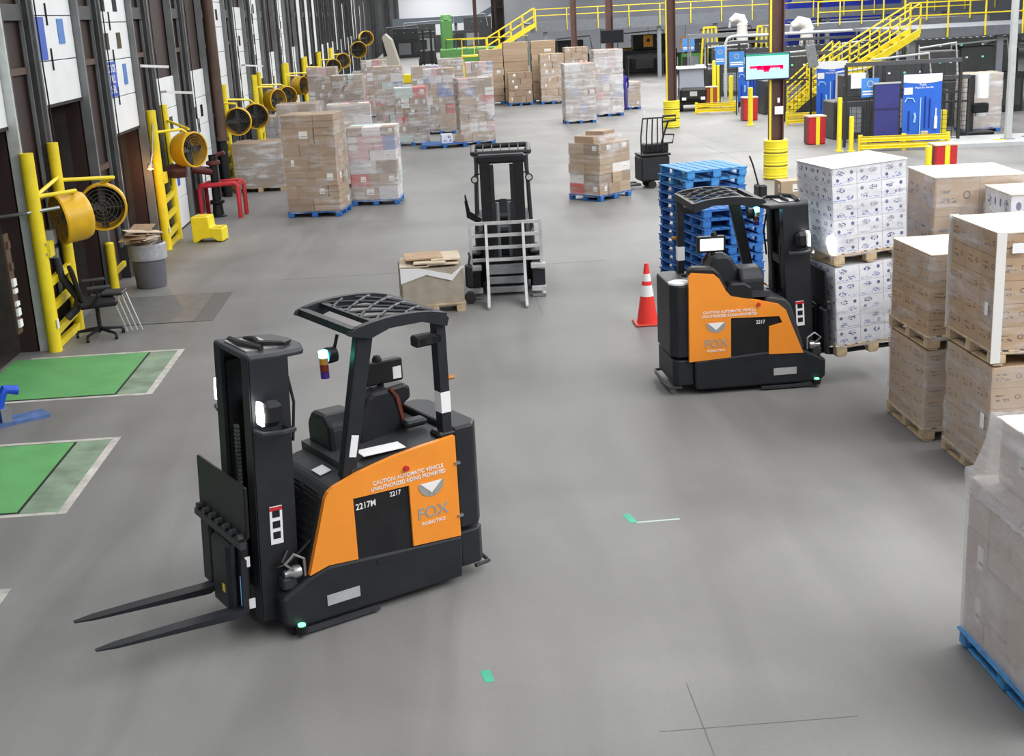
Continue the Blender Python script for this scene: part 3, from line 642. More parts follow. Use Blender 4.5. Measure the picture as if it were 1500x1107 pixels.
def load(label, x, y, rz, W, D, layers, pm, kind='brown', fm=F_clear, seed=1, cols=(2,4), rows=2, jit=.012, detail=True, z=0, mixk=None, fz=None, cat='pallet load', name='pallet_load', sheet=None, group=None):
    t = thing(name, label, cat, (x,y,z), R(rz), group)
    if detail: p = empty('pallet', t); pallet_parts(p, W, D, pm)
    else: pallet_simple(t, W, D, pm)
    zt = stack(t, W-.03, D-.03, .146, layers, kind, seed, cols, rows, jit, mixk)
    if sheet: inst('top_sheet', CUBE['top'], t, (0,0,zt+.006), scale=(W-.02,D-.02,.01))
    if fm: film(t, W-.03, D-.03, .1, (fz or zt)+.01, fm, seed)
    return t, zt
# --- right foreground: kraft cartons on wooden pallets, stacked two high
lay = [.185]*5
A_, zA = load('lower load of kraft cartons beside the white cartons, on a pale wooden pallet', 5.38, 12.73, 0, 1.08, 1.06, [.165]*5, wood, 'ring', F_haze, 11, 3, 3, 0)
A2, _ = load('upper load of kraft cartons with torn film, beside the white cartons', 5.38, 12.73, 1, 1.08, 1.06, [.165]*5, wood, 'ring', F_clear, 12, 3, 3, 0, z=zA+.012, sheet=True)
B_, zB = load('lower load of kraft cartons under the tallest corner-posted stack on the right', 5.5, 11.43, 0, 1.1, 1.06, [.2]*5, wood, 'ring', F_haze, 13, 3, 3, 0)
B2, zB2 = load('upper load of kraft cartons with white corner posts, tallest stack on the right', 5.5, 11.45, 0, 1.1, 1.06, [.215]*5, wood, 'ring', F_clear, 14, 3, 3, 0, z=zB+.012, sheet=True)
corner = M('white_corner_board', (.75,.74,.72), .6)
for sx in (-1, 1):
    for sy in (-1, 1):
        MB().prism([(sx*.55,sy*.53),(sx*.56,sy*.53),(sx*.56,sy*.54),(sx*.47,sy*.54),(sx*.47,sy*.53)], .03 if (sx,sy)==(-1,-1) else .12, zB2+.02, 'z').obj('corner_post', corner, B2)
box('label', (-.36,-.548,zB2-.13), (.12,.004,.09), paper, B2); box('label', (-.574,-.42,zB2-.7), (.004,.06,.12), paper, B2); box('label', (-.574,-.44,zB2-.16-zB2+.86-.08), (.004,.07,.14), paper, B_)
# nearest load, cut by the right edge of the frame: wide shoulder, narrower top, blue pallet
Cl, zC = load('grey wrapped load on a bright blue pallet at the right edge, nearest the camera', 4.03, 7.36, 1, 1.02, 1.3, [.4,.38,.36], lblue, 'pink', None, 15, 3, 4, .004)
def drape(R_):
    b = MB(); n = 26; W, D = .51, .65
    rings = R_
    rnd = random.Random(5); k = 4*n; vs = []
    for z, s_, j in rings:
        for e in range(4):
            for i in range(n):
                u = -1+2*i/n; x, y = ((u,-1),(1,u),(-u,1),(-1,-u))[e]
                q = s_ - .035*(1-abs(u))*(z > 1.2); vs.append((x*W*q+rnd.uniform(-j,j)*.4, y*D*q+rnd.uniform(-j,j)*.4, z+rnd.uniform(-.012,.012)+(.05*abs(u)**6 if 1.2 < z < 1.33 else 0)))
    fs = [(a*k+i, a*k+(i+1)%k, (a+1)*k+(i+1)%k, (a+1)*k+i) for a in range(len(rings)-1) for i in range(k)]
    return b._add(vs, fs)
drape([(.10,1.0,.004),(.4,.995,.01),(.8,1.005,.01),(1.15,1.0,.012),(1.29,1.01,.02)]).obj('stretch_film', F_near, Cl, smooth=True)
drape([(1.18,1.012,.01),(1.25,1.02,.02),(1.3,1.03,.03),(1.37,.96,.015),(1.5,.89,.012),(1.62,.85,.01),(1.76,.83,.012)]).obj('top_film', F_heavy, Cl, smooth=True)
for i, (x, y, sx, sy) in enumerate(((0,-.24,.62,.44),(0,.24,.62,.44))): inst('carton', CUBE['pink'], Cl, (x,y,1.29+.22), scale=(sx+.12,sy+.04,.43))
inst('top_sheet', CUBE['top'], Cl, (0,0,1.745), scale=(.8,1.0,.01))
# stacks behind
D1, zD1 = load('dusty brown load with large ring print behind the white cartons', 6.32, 14.95, -4, 1.06, 1.1, [.45]*5, wood, 'ring', F_haze, 16, 2, 2, 0)
D2, zD2 = load('white wrapped carton load behind the tallest kraft stack', 6.72, 13.9-.0, -4, .9, .82, [.43]*5, wood, 'white', F_milky, 17, 2, 2, 0, sheet=False)
for t_, z_, W_, D_ in ((D1, zD1, 1.06, 1.1), (D2, zD2, .9, .82)): inst('top_sheet', CUBE['top'], t_, (0,0,z_+.008), scale=(W_,D_,.012))
# --- double load of white printed cartons lifted by the second truck
ang = 9; ca, sa = math.cos(R(ang)), math.sin(R(ang)); Ww, Dw = .96, .95; cx_, cy_ = 4.64, 14.42
wx_, wy_ = cx_+ca*Ww/2-sa*Dw/2, cy_+sa*Ww/2+ca*Dw/2
L1, zl = load('lower load of white cartons with blue print, on the raised forks', wx_, wy_, ang, Ww, Dw, [.19]*5, wood, 'white', F_thin, 21, 3, 3, 0, z=.35)
tl = R(3.2); L1.rotation_euler = (0,-tl,R(ang)); hz = zl+.012
L2, zl2 = load('upper load of white cartons with blue print, stacked on the lifted load', wx_-math.sin(tl)*hz*ca, wy_-math.sin(tl)*hz*sa, ang, Ww, Dw, [.2]*5, wood, 'white', F_thin, 22, 3, 3, 0, z=.35+hz*math.cos(tl))
L2.rotation_euler = (0,-tl,R(ang))
inst('top_sheet', MB().box((0,0,0),(1,1,1)).obj('sheet_source', paper).data, L2, (0,0,zl2+.01), scale=(Ww,Dw,.012))
bpy.data.objects.remove(bpy.data.objects['sheet_source'])
# --- loads down the hall
load('tall load of plain brown cartons on a blue pallet, nearest of the left row', -2.86, 31.05, -10, 1.3, 1.1, [.3,.3,.36,.34,.28,.38,.3], palblue, 'brown', F_clear, 31, (2,4), 2)
load('shiny film-wrapped brown load on a blue pallet, right of the tall plain brown load', -1.5, 32.45, -5, 1.2, 1.05, [.34,.3,.32,.26,.34,.22], palblue, 'mix', F_milky, 32, (2,4), 2)
def bg(label, x, y, h, seed, rz=0, kind='mix', fm=F_milky, W=1.2, D=1.05, pm=palblue, cols=(2,4), group=None):
    n = max(2, round(h/.33)); rnd = random.Random(seed); ls = [rnd.uniform(.8,1.2) for _ in range(n)]; s = sum(ls); ls = [a*(h-.146)/s for a in ls]
    return load(label, x, y, rz, W, D, ls, pm, kind, fm, seed, cols, 2, .02, False, mixk=['brown','mix','tan','mix'] if kind == 'mix' else None)
bg('white-topped wrapped load close behind the shiny brown load', -2.3, 36.3, 2.25, 41, 3, fm=F_heavy)
bg('wrapped load with red and green cartons at its top, behind the tall brown load', -3.9, 38.6, 2.2, 42, -4)
bg('mixed carton load left of the flat pallet with small boxes', -.75, 47.2, 2.05, 43, 2)
bg('mixed carton load behind the flat pallet with small boxes', .35, 51.2, 2.5, 44, -3)
bg('mixed carton load right of the flat pallet with small boxes', 1.5, 46.2, 2.3, 45, 8, W=1.25)
bg('wrapped load in the second row, behind the mixed carton loads, leftmost', -3.1, 49.5, 2.5, 46)
bg('wrapped load in the second row beside the yellow fans', -4.3, 53, 2.7, 47)
bg('wrapped load in the middle of the second row with pale cartons', -1.7, 53.5, 2.6, 48)
bg('wrapped load in the second row with pink and white cartons', -.2, 57, 2.4, 49)
bg('low wrapped load far left of the green lift', -2.6, 62, 2.6, 50)
bg('mixed load far back, below the dark distant forklift', 1.0, 62, 2.5, 51)
bg('mixed load far back, just right of the dark distant forklift', 2.2, 58.5, 2.4, 52)
bg('tall tan carton load, left of the twin tall cartons', 3.1, 66, 2.7, 53, kind='tan', fm=None, cols=(1,2))
bg('twin tall carton load, left one, on the long dark trailer deck', 4.35, 66, 3.0, 54, kind='tan', fm=None, W=1.25, cols=(1,1))
bg('twin tall carton load, right one, on the long dark trailer deck', 5.75, 66, 3.0, 55, kind='tan', fm=None, W=1.25, cols=(1,1))
bg('loose stacked brown cartons with a red crate on top, below the twin tall cartons', 4.4, 64.3, 1.6, 56, kind='brown', fm=None)
bg('tan carton load at the right end of the far row', 6.0, 64.3, 2.4, 57, kind='tan', fm=F_clear)
bg('tan carton load just behind the far wrapped pair', 7.4, 66, 2.6, 58, kind='tan', fm=F_clear)
bg('white film-wrapped load left of the far wrapped pair, beyond the corner-on pallet', 5.98, 52.6, 2.35, 59, 2, W=1.25, fm=F_heavy)
bg('white film-wrapped load right of the far wrapped pair, slightly taller', 7.5, 55.2, 2.75, 60, 2, W=1.25, fm=F_heavy)
bg('low wrapped load at the right end behind the far wrapped pair', 8.85, 58.2, 1.2, 61, 2, W=1.0, fm=F_milky)
# the load against the dock wall and the one behind it
load('wide wrapped kraft box by the dock wall, left of the tall brown load', -4.88, 36.4, -2, 1.4, 1.1, [.6,.6], wood, 'brown', F_milky, 71, 1, 1, 0, False)
bg('grey film-wrapped load behind the wide kraft box by the dock wall', -4.6, 40.6, 1.75, 72, fm=F_heavy, W=1.1)
# flat pallet with two small boxes
fp = thing('flat_pallet', 'bare blue pallet lying flat between the mixed carton loads', 'pallet', (.35,45.7,0), R(2)); pallet_simple(fp, 1.6, 1.1, palblue)
sb_ = inst('small_box', CUBE['white'], None, (.45,45.6,.3), (0,0,.1), (.4,.4,.3)); tag(sb_, 'small white box with dark side on the flat blue pallet', 'box')
sb_ = inst('small_box', CUBE['mix'], None, (.9,45.6,.27), (0,0,0), (.3,.3,.24)); tag(sb_, 'smaller white box right of its twin on the flat blue pallet', 'box')
# corner-on mixed load in the middle
mrz = 43; c_, s_ = math.cos(R(mrz)), math.sin(R(mrz)); mx, my = 3.89+c_*.6-s_*.5, 30.28+s_*.6+c_*.5
ML, zM = load('corner-on mixed carton load on a blue pallet beside the rider pallet truck', mx, my, mrz, 1.2, 1.0, [.26,.24,.22,.26,.24], palblue, 'mix', F_clear, 73, (2,4), 2, .02, mixk=['tan','brown','mix','mix'])
for i, (x, y, sx, sy, h) in enumerate(((-.1,.05,.8,.6,.16),(.05,0,.55,.5,.1))): inst('carton', CUBE[('tan','mix')[i]], ML, (x,y,zM+.08+.13*i), (0,0,.2*i), (sx,sy,h))
film(ML, .9, .75, zM-.02, zM+.2, F_milky, 3)
# --- stacks of empty blue pallets, every pallet a thing of its own
def pallet_pile(x, y, rz, n, W, D, where):
    for i in range(n):
        lab = 'empty blue pallet, topmost of the %s' % where if i == n-1 else 'empty blue pallet, lowest of the %s' % where if i == 0 else 'empty blue pallet, %s from the top of the %s' % (('second','third','fourth','fifth','sixth','seventh','eighth','ninth','tenth','eleventh','twelfth','thirteenth')[n-2-i], where)
        rr = random.Random(i*7+int(x*10)); t = thing('blue_pallet', lab, 'pallet', (x+rr.uniform(-.015,.015), y+rr.uniform(-.015,.015), i*.1455), R(rz+rr.uniform(-1.2,1.2)), 'empty blue pallets')
        pallet_parts(t, W, D, lblue if i > n-3 and 'rear' in where else palblue)
pallet_pile(4.4, 21.0, 12, 13, 1.05, 1.15, 'taller rear pile behind the truck')
pallet_pile(4.42, 19.62, 9, 10, 1.0, 1.0, 'lower front pile behind the truck roof')
# grey bulk box and small carton behind the truck mast
gb = thing('bulk_box', 'grey bulk box with a pale lid just behind the truck mast', 'box', (5.45,18.4,0), R(6))
box('box_body', (0,0,.36), (.9,.9,.72), M('grey_card', (.2,.195,.18), .7, var=.1), gb); box('lid', (0,0,.735), (.92,.92,.03), M('pale_lid', (.75,.74,.71), .5), gb)
tag(inst('small_carton', CUBE['tan'], None, (6.05,18.95,.145+.0), (0,0,R(4)), (.5,.4,.29)), 'small brown carton seen just above the truck mast', 'carton')
# ================================================================== middle forklift, seen from the front
def clamp_truck():
    t = thing('clamp_forklift', 'dark forklift facing the camera with a grey slatted clamp frame, middle of the aisle', 'forklift', (1.06,20.75,0), R(-3))
    body = MB().prism([(.35,.12),(.35,.95),(.55,1.05),(1.2,1.05),(2.05,1.1),(2.2,.95),(2.2,.2),(1.95,.12)], -.5, .5, 'x').obj('chassis', dgrey, t, bev=.05)
    box('floor_plate', (0,.3,.55), (.9,.5,.08), dark, t); box('cowl', (0,.35,.8), (.72,.25,.5), dark, t, ch=.05)
    st = MB().prism([(.95,1.05),(1.45,1.05),(1.5,1.34),(1.42,1.35),(1.35,1.16),(.95,1.14)], -.25, .25, 'x').obj('seat', black, t, bev=.03)
    for sx in (-1, 1):
        for y, r in ((.3,.3),(1.75,.25)):
            wh = MB().lathe([(.12,-.1),(r-.03,-.1),(r,-.07),(r,.07),(r-.03,.1),(.12,.1)], (sx*.5,y,r), 22, 'x').obj('tyre', rubber, t, smooth=True); MB().cyl((sx*.42,y,r),(sx*.58,y,r),.13,14).obj('hub', dgrey, wh)
        box('mudguard', (sx*.5,.3,.66), (.2,.62,.05), dark, t, ch=.02)
        MB().tube([(sx*.46,.42,1.0),(sx*.44,.62,1.7),(sx*.4,.75,2.2)], .03, 6).obj('guard_post', dark, t)
        MB().tube([(sx*.46,1.75,1.05),(sx*.44,1.65,2.2)], .03, 6).obj('guard_post', dark, t)
    g_ = MB().tube([(-.44,.6,2.24),(.44,.6,2.24),(.47,.66,2.24),(.47,1.6,2.26),(.42,1.66,2.26),(-.42,1.66,2.26),(-.47,1.6,2.26),(-.47,.66,2.24)], .045, 8, True).obj('guard_frame', dark, t, smooth=True)
    for x in (-.3,-.15,0,.15,.3): MB().bar((x,.6,2.25),(x,1.66,2.27), .02, .05).obj('guard_slat', dark, t)
    MB().tube([(-.52,.5,1.2),(-.6,.45,1.3),(-.62,.42,1.5)], .03, 6).obj('lever', dark, t)
    MB().prism([(-.62,1.22),(-.42,1.1),(-.36,1.18),(-.56,1.32),(-.62,1.6),(-.64,1.6)], .42, .46, 'y').obj('side_wing', dark, t)
    # mast
    for sx in (-1, 1):
        MB().box((sx*.27,-.02,1.2),(.17,.2,2.1)).obj('upright', black, t); box('inner_upright', (sx*.16,-.06,1.15), (.06,.14,1.95), dark, t)
        MB().cyl((sx*.1,.05,.4),(sx*.1,.05,1.5),.035,10).obj('lift_cylinder', grey, t)
        lp = MB().lathe([(.01,.05),(.06,.04),(.065,-.02),(.05,-.03)], (sx*.44,-.03,1.9), 14, 'y').obj('lamp', black, t, smooth=True)
        MB().cyl((sx*.44,-.062,1.9),(sx*.44,-.055,1.9),.045,12).obj('lamp_lens', M('grey_lens', (.5,.5,.5), .2), lp); MB().tube([(sx*.36,.0,1.98),(sx*.44,0,1.98),(sx*.44,0,1.92)], .012, 6).obj('lamp_bracket', black, t)
        MB().tube([(sx*.44,.55,2.2),(sx*.25,.0,2.22)], .02, 6).obj('mast_stay', dark, t)
    box('top_cross_member', (0,-.02,2.22), (.78,.22,.14), black, t, ch=.03); box('cross_member', (0,.03,.5), (.5,.12,.2), dark, t)
    MB().lathe([(.18,-.012),(.2,0),(.18,.012)], (.0,.62,1.28), 18, 'y').obj('steering_wheel', black, t)
    # carriage and slatted frame
    fr = empty('clamp_frame', t, (0,-.3,0))
    for z in (1.22,1.02,.82,.62): MB().bar((-.54,0,z),(.56,0,z), .05, .05).obj('frame_bar', fkgrey, fr)
    for x in (-.57,.58): MB().bar((x,.0,.55),(x,.0,1.26), .04, .05).obj('frame_post', fkgrey, fr)
    for z, h in ((.44,.16),(.26,.12),(.1,.1)): box('carriage_bar', (0,.08,z), (.62,.08,h), grey, fr, ch=.01)
    for sx in (-1, 1):
        # long clamp arm: tall plate edge on, sweeping forward to the floor
        MB().prism([(.0,1.22),(-.04,1.22),(-.18,.9),(-.34,.5),(-.6,.2),(-.95,.05),(-.95,.02),(-.5,.03),(-.1,.3),(.0,.6)], sx*.3-.022, sx*.3+.022, 'x').obj('clamp_arm', fkgrey, fr)
        for z in (.5,.12): box('outrigger_bar', (sx*.52,-.02,z), (.24,.12,.08), fkgrey, fr, ch=.01)
        box('outrigger_block', (sx*.53,.05,.3), (.2,.12,.26), dark, fr); box('outrigger_skid', (sx*.52,-.06,.03), (.22,.2,.04), steel, fr)
    return t
clamp_truck()
# --- cart with flattened card on a pallet jack behind the front truck
cb = thing('bulk_box', 'pale cardboard bulk box draped in film behind the foreground truck roof', 'box', (-.2,20.0,0), R(5))
box('box_body', (0,0,.4), (.96,.9,.62), M('grey_kraft', (.34,.3,.24), .7, var=.12), cb)
MB().prism([(-.5,.74),(-.2,.73),(.3,.6),(.44,.71),(.49,.72),(.49,.7),(.44,.66),(.3,.5),(-.1,.62),(-.5,.5)], -.47, -.455).obj('film_flap', M('white_film', (.75,.75,.78), .3), cb)
pallet_simple(cb, 1.0, .95, wood, -.02 if False else 0)
for i, (x, y, z, sx, sy, rz, m_) in enumerate(((-.24,0,.74,.46,.8,0,pale),(.2,.02,.76,.5,.84,2,pale),(.02,-.04,.79,.5,.78,-3,pale),(.25,.03,.815,.46,.7,2,pale),(-.1,.05,.83,.6,.6,4,kraft))):
    o = box('card_sheet', (0,0,0), (sx,sy,.022), m_); o.location = (-.2+x, 20+y, z); o.rotation_euler = (0,0,R(rz)); tag(o, ('flattened pale card at the left end of the bulk box' , 'flattened pale card at the right end of the bulk box', 'flattened card across the middle of the bulk box', 'thick flattened card, right part of the pile on the bulk box', 'brown flattened card topmost on the bulk box')[i], 'cardboard', 'flattened card on the bulk box')
pj = thing('pallet_jack', 'black pallet jack nose showing right of the draped bulk box', 'pallet jack', (.42,20.1,0))
box('pump_head', (0,0,.45), (.12,.24,.36), black, pj, ch=.03); MB().tube([(0,0,.6),(.03,.05,.75),(.02,.2,.78)], .02, 6).obj('handle', black, pj); MB().cyl((0,-.08,.09),(0,.08,.09),.09,14).obj('wheel', rubber, pj)
# --- traffic cone
cn = thing('traffic_cone', 'orange-red traffic cone with two white bands on the open floor', 'cone', (2.95,18.0,0))
cone_red = M('cone_red', (.85,.045,.035), .45); box('base', (0,0,.015), (.4,.4,.03), M('cone_base_red', (.55,.05,.03), .5), cn, ch=.01)
cr_ = lambda z: .155-.125*(z-.03)/.86
for n_, z0, z1, m_ in (('cone_body',.03,.42,cone_red),('white_band',.42,.58,paper),('cone_body',.58,.64,cone_red),('white_band',.64,.75,paper),('cone_tip',.75,.9,cone_red)): MB().cyl((0,0,z0),(0,0,z1),cr_(z0),20,cr_(z1),cap=(n_ == 'cone_tip')).obj(n_, m_, cn, smooth=True)
# --- rider pallet truck beside the corner-on load
rj = thing('rider_pallet_truck', 'black rider pallet truck with tall hoop backrest beside the corner-on load', 'pallet truck', (5.52,32.35,0), R(8))
box('battery_box', (-.02,0,.5), (.75,.62,.62), dark, rj, ch=.04); box('top_deck', (.0,0,.84), (.78,.64,.06), black, rj, ch=.02); box('control_box', (.1,.1,.98), (.62,.34,.24), black, rj, ch=.03)
for i in range(5): MB().tube([(-.36+i*.14,-.2,.8),(-.37+i*.145,-.22,1.3),(-.32+i*.13,-.22,1.72),(-.3+i*.125,-.2,1.76)], .018, 6).obj('hoop_bar', black, rj)
MB().tube([(-.32,-.2,1.75),(.25,-.2,1.75)], .02, 6).obj('hoop_top', black, rj)
MB().tube([(.18,0,.9),(.34,.05,1.35),(.44,.05,1.62)], .025, 6).obj('tiller', black, rj)
MB().tube([(.3,.05,1.62),(.64,.05,1.64),(.64,.05,1.76),(.3,.05,1.76)], .028, 6, True).obj('handle_loop', black, rj); MB().tube([(.22,-.1,1.1),(.5,-.1,1.1),(.54,-.1,1.3),(.26,-.1,1.32)], .025, 6, True).obj('grab_loop', black, rj)
for y in (-.2,.2): box('fork', (-1.15,y,.12), (1.5,.17,.06), dgrey, rj, ch=.015)
box('step_plate', (.5,0,.16), (.36,.6,.08), grey, rj, ch=.02)
for p in ((-.1,-.24),(-.1,.24),(.3,0)): MB().cyl((p[0],p[1]-.05,.1),(p[0],p[1]+.05,.1),.1,14).obj('wheel', rubber, rj)
MB().cyl((-.15,.2,.9),(-.15,.2,1.9),.02,8).obj('white_mast', paper, rj)
# --- small pallet jack with a carton, beyond the second truck's mast
sj = thing('pallet_jack', 'dark hand pallet jack beneath the lone small carton', 'pallet jack', (7.75,28.6,0), R(5))
for y in (-.2,.2): box('fork', (.25,y,.09), (1.1,.16,.06), dark, sj)
box('pump_head', (-.42,0,.25), (.2,.4,.4), black, sj, ch=.04); MB().tube([(-.46,0,.4),(-.6,0,.9),(-.68,0,1.1)], .02, 6).obj('handle', black, sj); MB().cyl((-.42,-.06,.09),(-.42,.06,.09),.09,12).obj('wheel', rubber, sj)
bpy.data.objects.remove([o for o in bpy.data.objects if o.name.startswith('small_carton')][0])
tag(inst('small_carton', CUBE['tan'], None, (8.0,28.65,.12+.19), (0,0,R(4)), (.5,.45,.38)), 'lone small brown carton seen just above the truck mast', 'carton')
# --- utility cart with a white roof
uc = thing('utility_cart', 'small utility cart with white roof and dark nose beside the guarded far column', 'cart', (11.25,55.9,0), R(-6))
box('chassis', (0,.1,.42), (1.2,2.2,.3), black, uc, ch=.06); box('nose', (0,-1.05,.72), (1.15,.5,.55), black, uc, ch=.1); box('roof', (0,.1,1.78), (1.25,1.5,.07), white, uc, ch=.02); box('grille_badge', (0,-1.31,.75), (.3,.01,.2), silver, uc)
for sx in (-1, 1):
    for y in (-.6,.8): MB().tube([(sx*.55,y,.55),(sx*.55,y,1.76)], .025, 6).obj('roof_post', black, uc)
    for y in (-.85,.85): MB().cyl((sx*.5-.09,y,.25),(sx*.5+.09,y,.25),.25,16).obj('wheel', rubber, uc)
    box('headlamp', (sx*.4,-1.31,.55), (.18,.02,.12), paper, uc)
box('seat', (0,.45,.75), (1.0,.5,.4), nblue, uc, ch=.06); MB().quad((-.55,-.62,.95),(.55,-.62,.95),(.55,-.5,1.74),(-.55,-.5,1.74)).obj('windscreen', M('smoked_glass', (.3,.33,.38), .1), uc, solid=.006)
# ================================================================== dock side fittings
def post_frame(label, y, dy=1.4, h=2.9, rails=(.25,.62,.98), x=-5.78):
    t = thing('dock_guard_frame', label, 'guard frame', (x,y,0))
    MB().cyl((0,0,0),(0,0,h),.1,16).obj('post', yellow, t, smooth=True); MB().cyl((-.02,dy,0),(-.02,dy,h+.02),.085,14).obj('post', yellow, t, smooth=True)
    for z in rails: MB().bar((0,.08,z),(-.02,dy-.06,z+.05), .07, .11).obj('rail', yellow, t)
    MB().bar((0,.08,.06),(-.02,dy-.06,.06), .08, .1).obj('rail', yellow, t)
    box('mount_plate', (.07,.1,h*.52), (.14,.22,.22), yellow, t); box('tag', (.101,-.03,.42), (.01,.09,.13), paper, t)
    for z in (h*.55,h*.5): box('band', (.1,-.02,z), (.012,.06,.04), silver, t)
    return t
def fan(label, loc, yaw, pitch=0, r=.37, L=.42, arm=None):
    t = thing('drum_fan', label, 'fan', loc, 0, 'yellow dock fans'); h = empty('fan_head', t); h.rotation_euler = (0, R(pitch), R(yaw))
    # head built along +x: dark mouth at +x, rounded yellow drum behind
    sh = MB().lathe([(r*.93,L*.5),(r,L*.5),(r*1.03,L*.44),(r,L*.36),(r,-L*.3),(r*.9,-L*.5),(r*.72,-L*.58),(r*.72,-L*.54),(r*.9,-L*.44),(r*.95,-L*.28),(r*.95,L*.36)], (0,0,0), 26, 'x').obj('drum', fanyel, h, smooth=True)
    MB().lathe([(0,.0),(.09,0),(.1,-.03),(.09,-.2),(0,-.2)], (0,0,0), 14, 'x').obj('motor', black, h, smooth=True)
    for k in range(4): MB().box((0,0,0),(.015,.12,r*.8)).obj('blade', M('fan_blade', (.035,.035,.035), .5), h); bpy.data.objects[-1] if False else None
    for k, o in enumerate([c for c in h.children if c.name.startswith('blade')]): o.matrix_basis = Matrix.Rotation(R(90*k),4,'X') @ Matrix.Translation((.03,0,r*.5)) @ Matrix.Rotation(R(25),4,'Z')
    gr = MB()
    for k in range(1, 6): gr.tube([(L*.5, r*.16*k*math.cos(a), r*.16*k*math.sin(a)) for a in [2*math.pi*i/24 for i in range(24)]], .004, 4, True)
    for k in range(8): a = 2*math.pi*k/8; gr.bar((L*.5,0,0),(L*.5,r*.95*math.cos(a),r*.95*math.sin(a)), .006, .006)
    gr.obj('grille', M('grille_grey', (.1,.1,.1), .4), h)
    MB().lathe([(0,-L*.53),(r*.9,-L*.47)], (0,0,0), 24, 'x').obj('rear_guard', M('rear_guard_black', (.02,.02,.02), .6), h)
    if arm:
        for pts in arm: MB().tube([tuple(Vector(p)-Vector(loc)) for p in pts], .03, 8).obj('arm', yellow, t)
    return t
P1 = post_frame('pair of tall yellow guard posts nearest the camera, office chair at its foot', 18.6)
P2 = post_frame('pair of tall yellow guard posts behind the overflowing trash can', 27.1)
post_frame('pair of tall yellow guard posts beside the brown downpipe', 35.6)
post_frame('pair of tall yellow guard posts left of the wrapped loads, fourth along the wall', 43.4)
post_frame('pair of tall yellow guard posts fifth along the dock wall', 52.4)
post_frame('pair of tall yellow guard posts sixth along the dock wall', 60.8)
post_frame('pair of tall yellow guard posts seventh along the dock wall', 69.0)
post_frame('farthest pair of tall yellow guard posts on the dock wall', 78.0)
ya_ = lambda y, z, x1: [[(-5.75,y,z),( -5.5,y+.1,z+.02),(x1,y+.35,z+.02),(x1,y+.35,z-.12)]]
fan('yellow drum fan nearest the camera, dark mouth turned left', (-5.45,19.25,1.88), 215, 5, arm=[[(-5.75,18.6,2.28),(-5.3,19.1,2.28),(-5.42,19.25,2.24)],[(-5.75,18.6,2.28),(-5.78,20.0,2.4)]])
fan('yellow drum fan whose black mesh faces the camera, second from the camera', (-5.4,20.9,1.8), 282, 0, arm=[[(-5.78,20.0,2.35),(-5.1,20.6,2.28),(-5.38,20.9,2.16)]])
fan('yellow drum fan with grey mesh facing the aisle, above the yellow step stool', (-5.25,27.85,2.0), -35, 0, arm=[[(-5.78,27.1,2.45),(-5.3,27.6,2.45),(-5.25,27.85,2.36)],[(-5.78,28.5,2.6),(-5.2,27.9,2.42)]])
fan('yellow drum fan with dark round mouth just right of the brown downpipe', (-5.3,35.7,1.98), 275, 0, arm=[[(-5.78,35.6,2.5),(-5.3,35.7,2.45),(-5.3,35.7,2.34)]])
fan('yellow drum fan half hidden behind the one beside the downpipe', (-5.2,38.6,1.9), 280, 0, arm=[[(-5.78,37.0,2.5),(-5.3,38.2,2.4),(-5.2,38.6,2.26)]])
fan('yellow drum fan left of the wrapped loads, fourth group along the wall', (-5.3,44.4,2.0), -40, 0, arm=[[(-5.78,43.4,2.5),(-5.3,44.2,2.45),(-5.3,44.4,2.36)]])
fan('yellow drum fan pair member closest to the fourth guard posts', (-5.2,47.0,1.95), 300, 0, arm=[[(-5.78,44.8,2.5),(-5.3,46.6,2.4),(-5.2,47.0,2.3)]])
fan('yellow drum fan at the fifth guard posts, mouth toward the aisle', (-5.3,53.6,2.0), -30, 0, arm=[[(-5.78,52.4,2.5),(-5.3,53.6,2.36)]])
fan('yellow drum fan just beyond the fifth guard posts', (-5.2,57.0,2.0), 285, 0, arm=[[(-5.78,53.8,2.5),(-5.2,57,2.36)]])
fan('yellow drum fan at the sixth guard posts', (-5.25,63.5,2.0), 285, 0, arm=[[(-5.78,60.8,2.5),(-5.25,63.5,2.36)]])
fan('yellow drum fan at the seventh guard posts', (-5.25,72,2.05), 285, 0, r=.42, arm=[[(-5.78,70.4,2.5),(-5.25,72,2.45)]])
fan('yellow drum fan at the farthest guard posts', (-5.25,80.5,2.1), 285, 0, r=.45, arm=[[(-5.78,79.4,2.5),(-5.25,80.5,2.5)]])
fan('small far yellow drum fan high on the dock wall', (-5.2,98,2.3), 285, 0, r=.6, L=.7)
fan('farthest yellow drum fan, near the end of the row', (-5.2,112,2.9), 285, 0, r=.6, L=.7)
# sensor rod through the first post, dock lamp and its cable
rd = thing('dock_light_arm', 'pale metal rod sticking out left of the nearest yellow post', 'rod', (-5.95,18.55,2.05)); MB().tube([(-.7,-.1,-.04),(.1,-.05,.02),(.5,.15,.05)], .025, 8).obj('rod', steel, rd); MB().cyl((-.74,-.1,-.045),(-.66,-.1,-.035),.045,10).obj('rod_end', steel, rd)
dl = thing('dock_lamp', 'glowing warm dock lamp on the jamb beside the raised lettered door', 'lamp', (-5.75,26.3,1.9))
MB().tube([(0,.9,1.0),(0,.3,.15),(0,0,-.05)], .018, 6).obj('arm', steel, dl); MB().lathe([(.02,.06),(.06,.03),(.07,-.05)], (0,0,-.05), 12).obj('shade', steel, dl, smooth=True); MB().lathe([(0,-.03),(.055,-.03),(.055,-.06),(0,-.08)], (0,0,-.05), 12).obj('bulb', M('warm_bulb', (1,.6,.2), .3, emit=(1,.55,.2), es=8), dl)
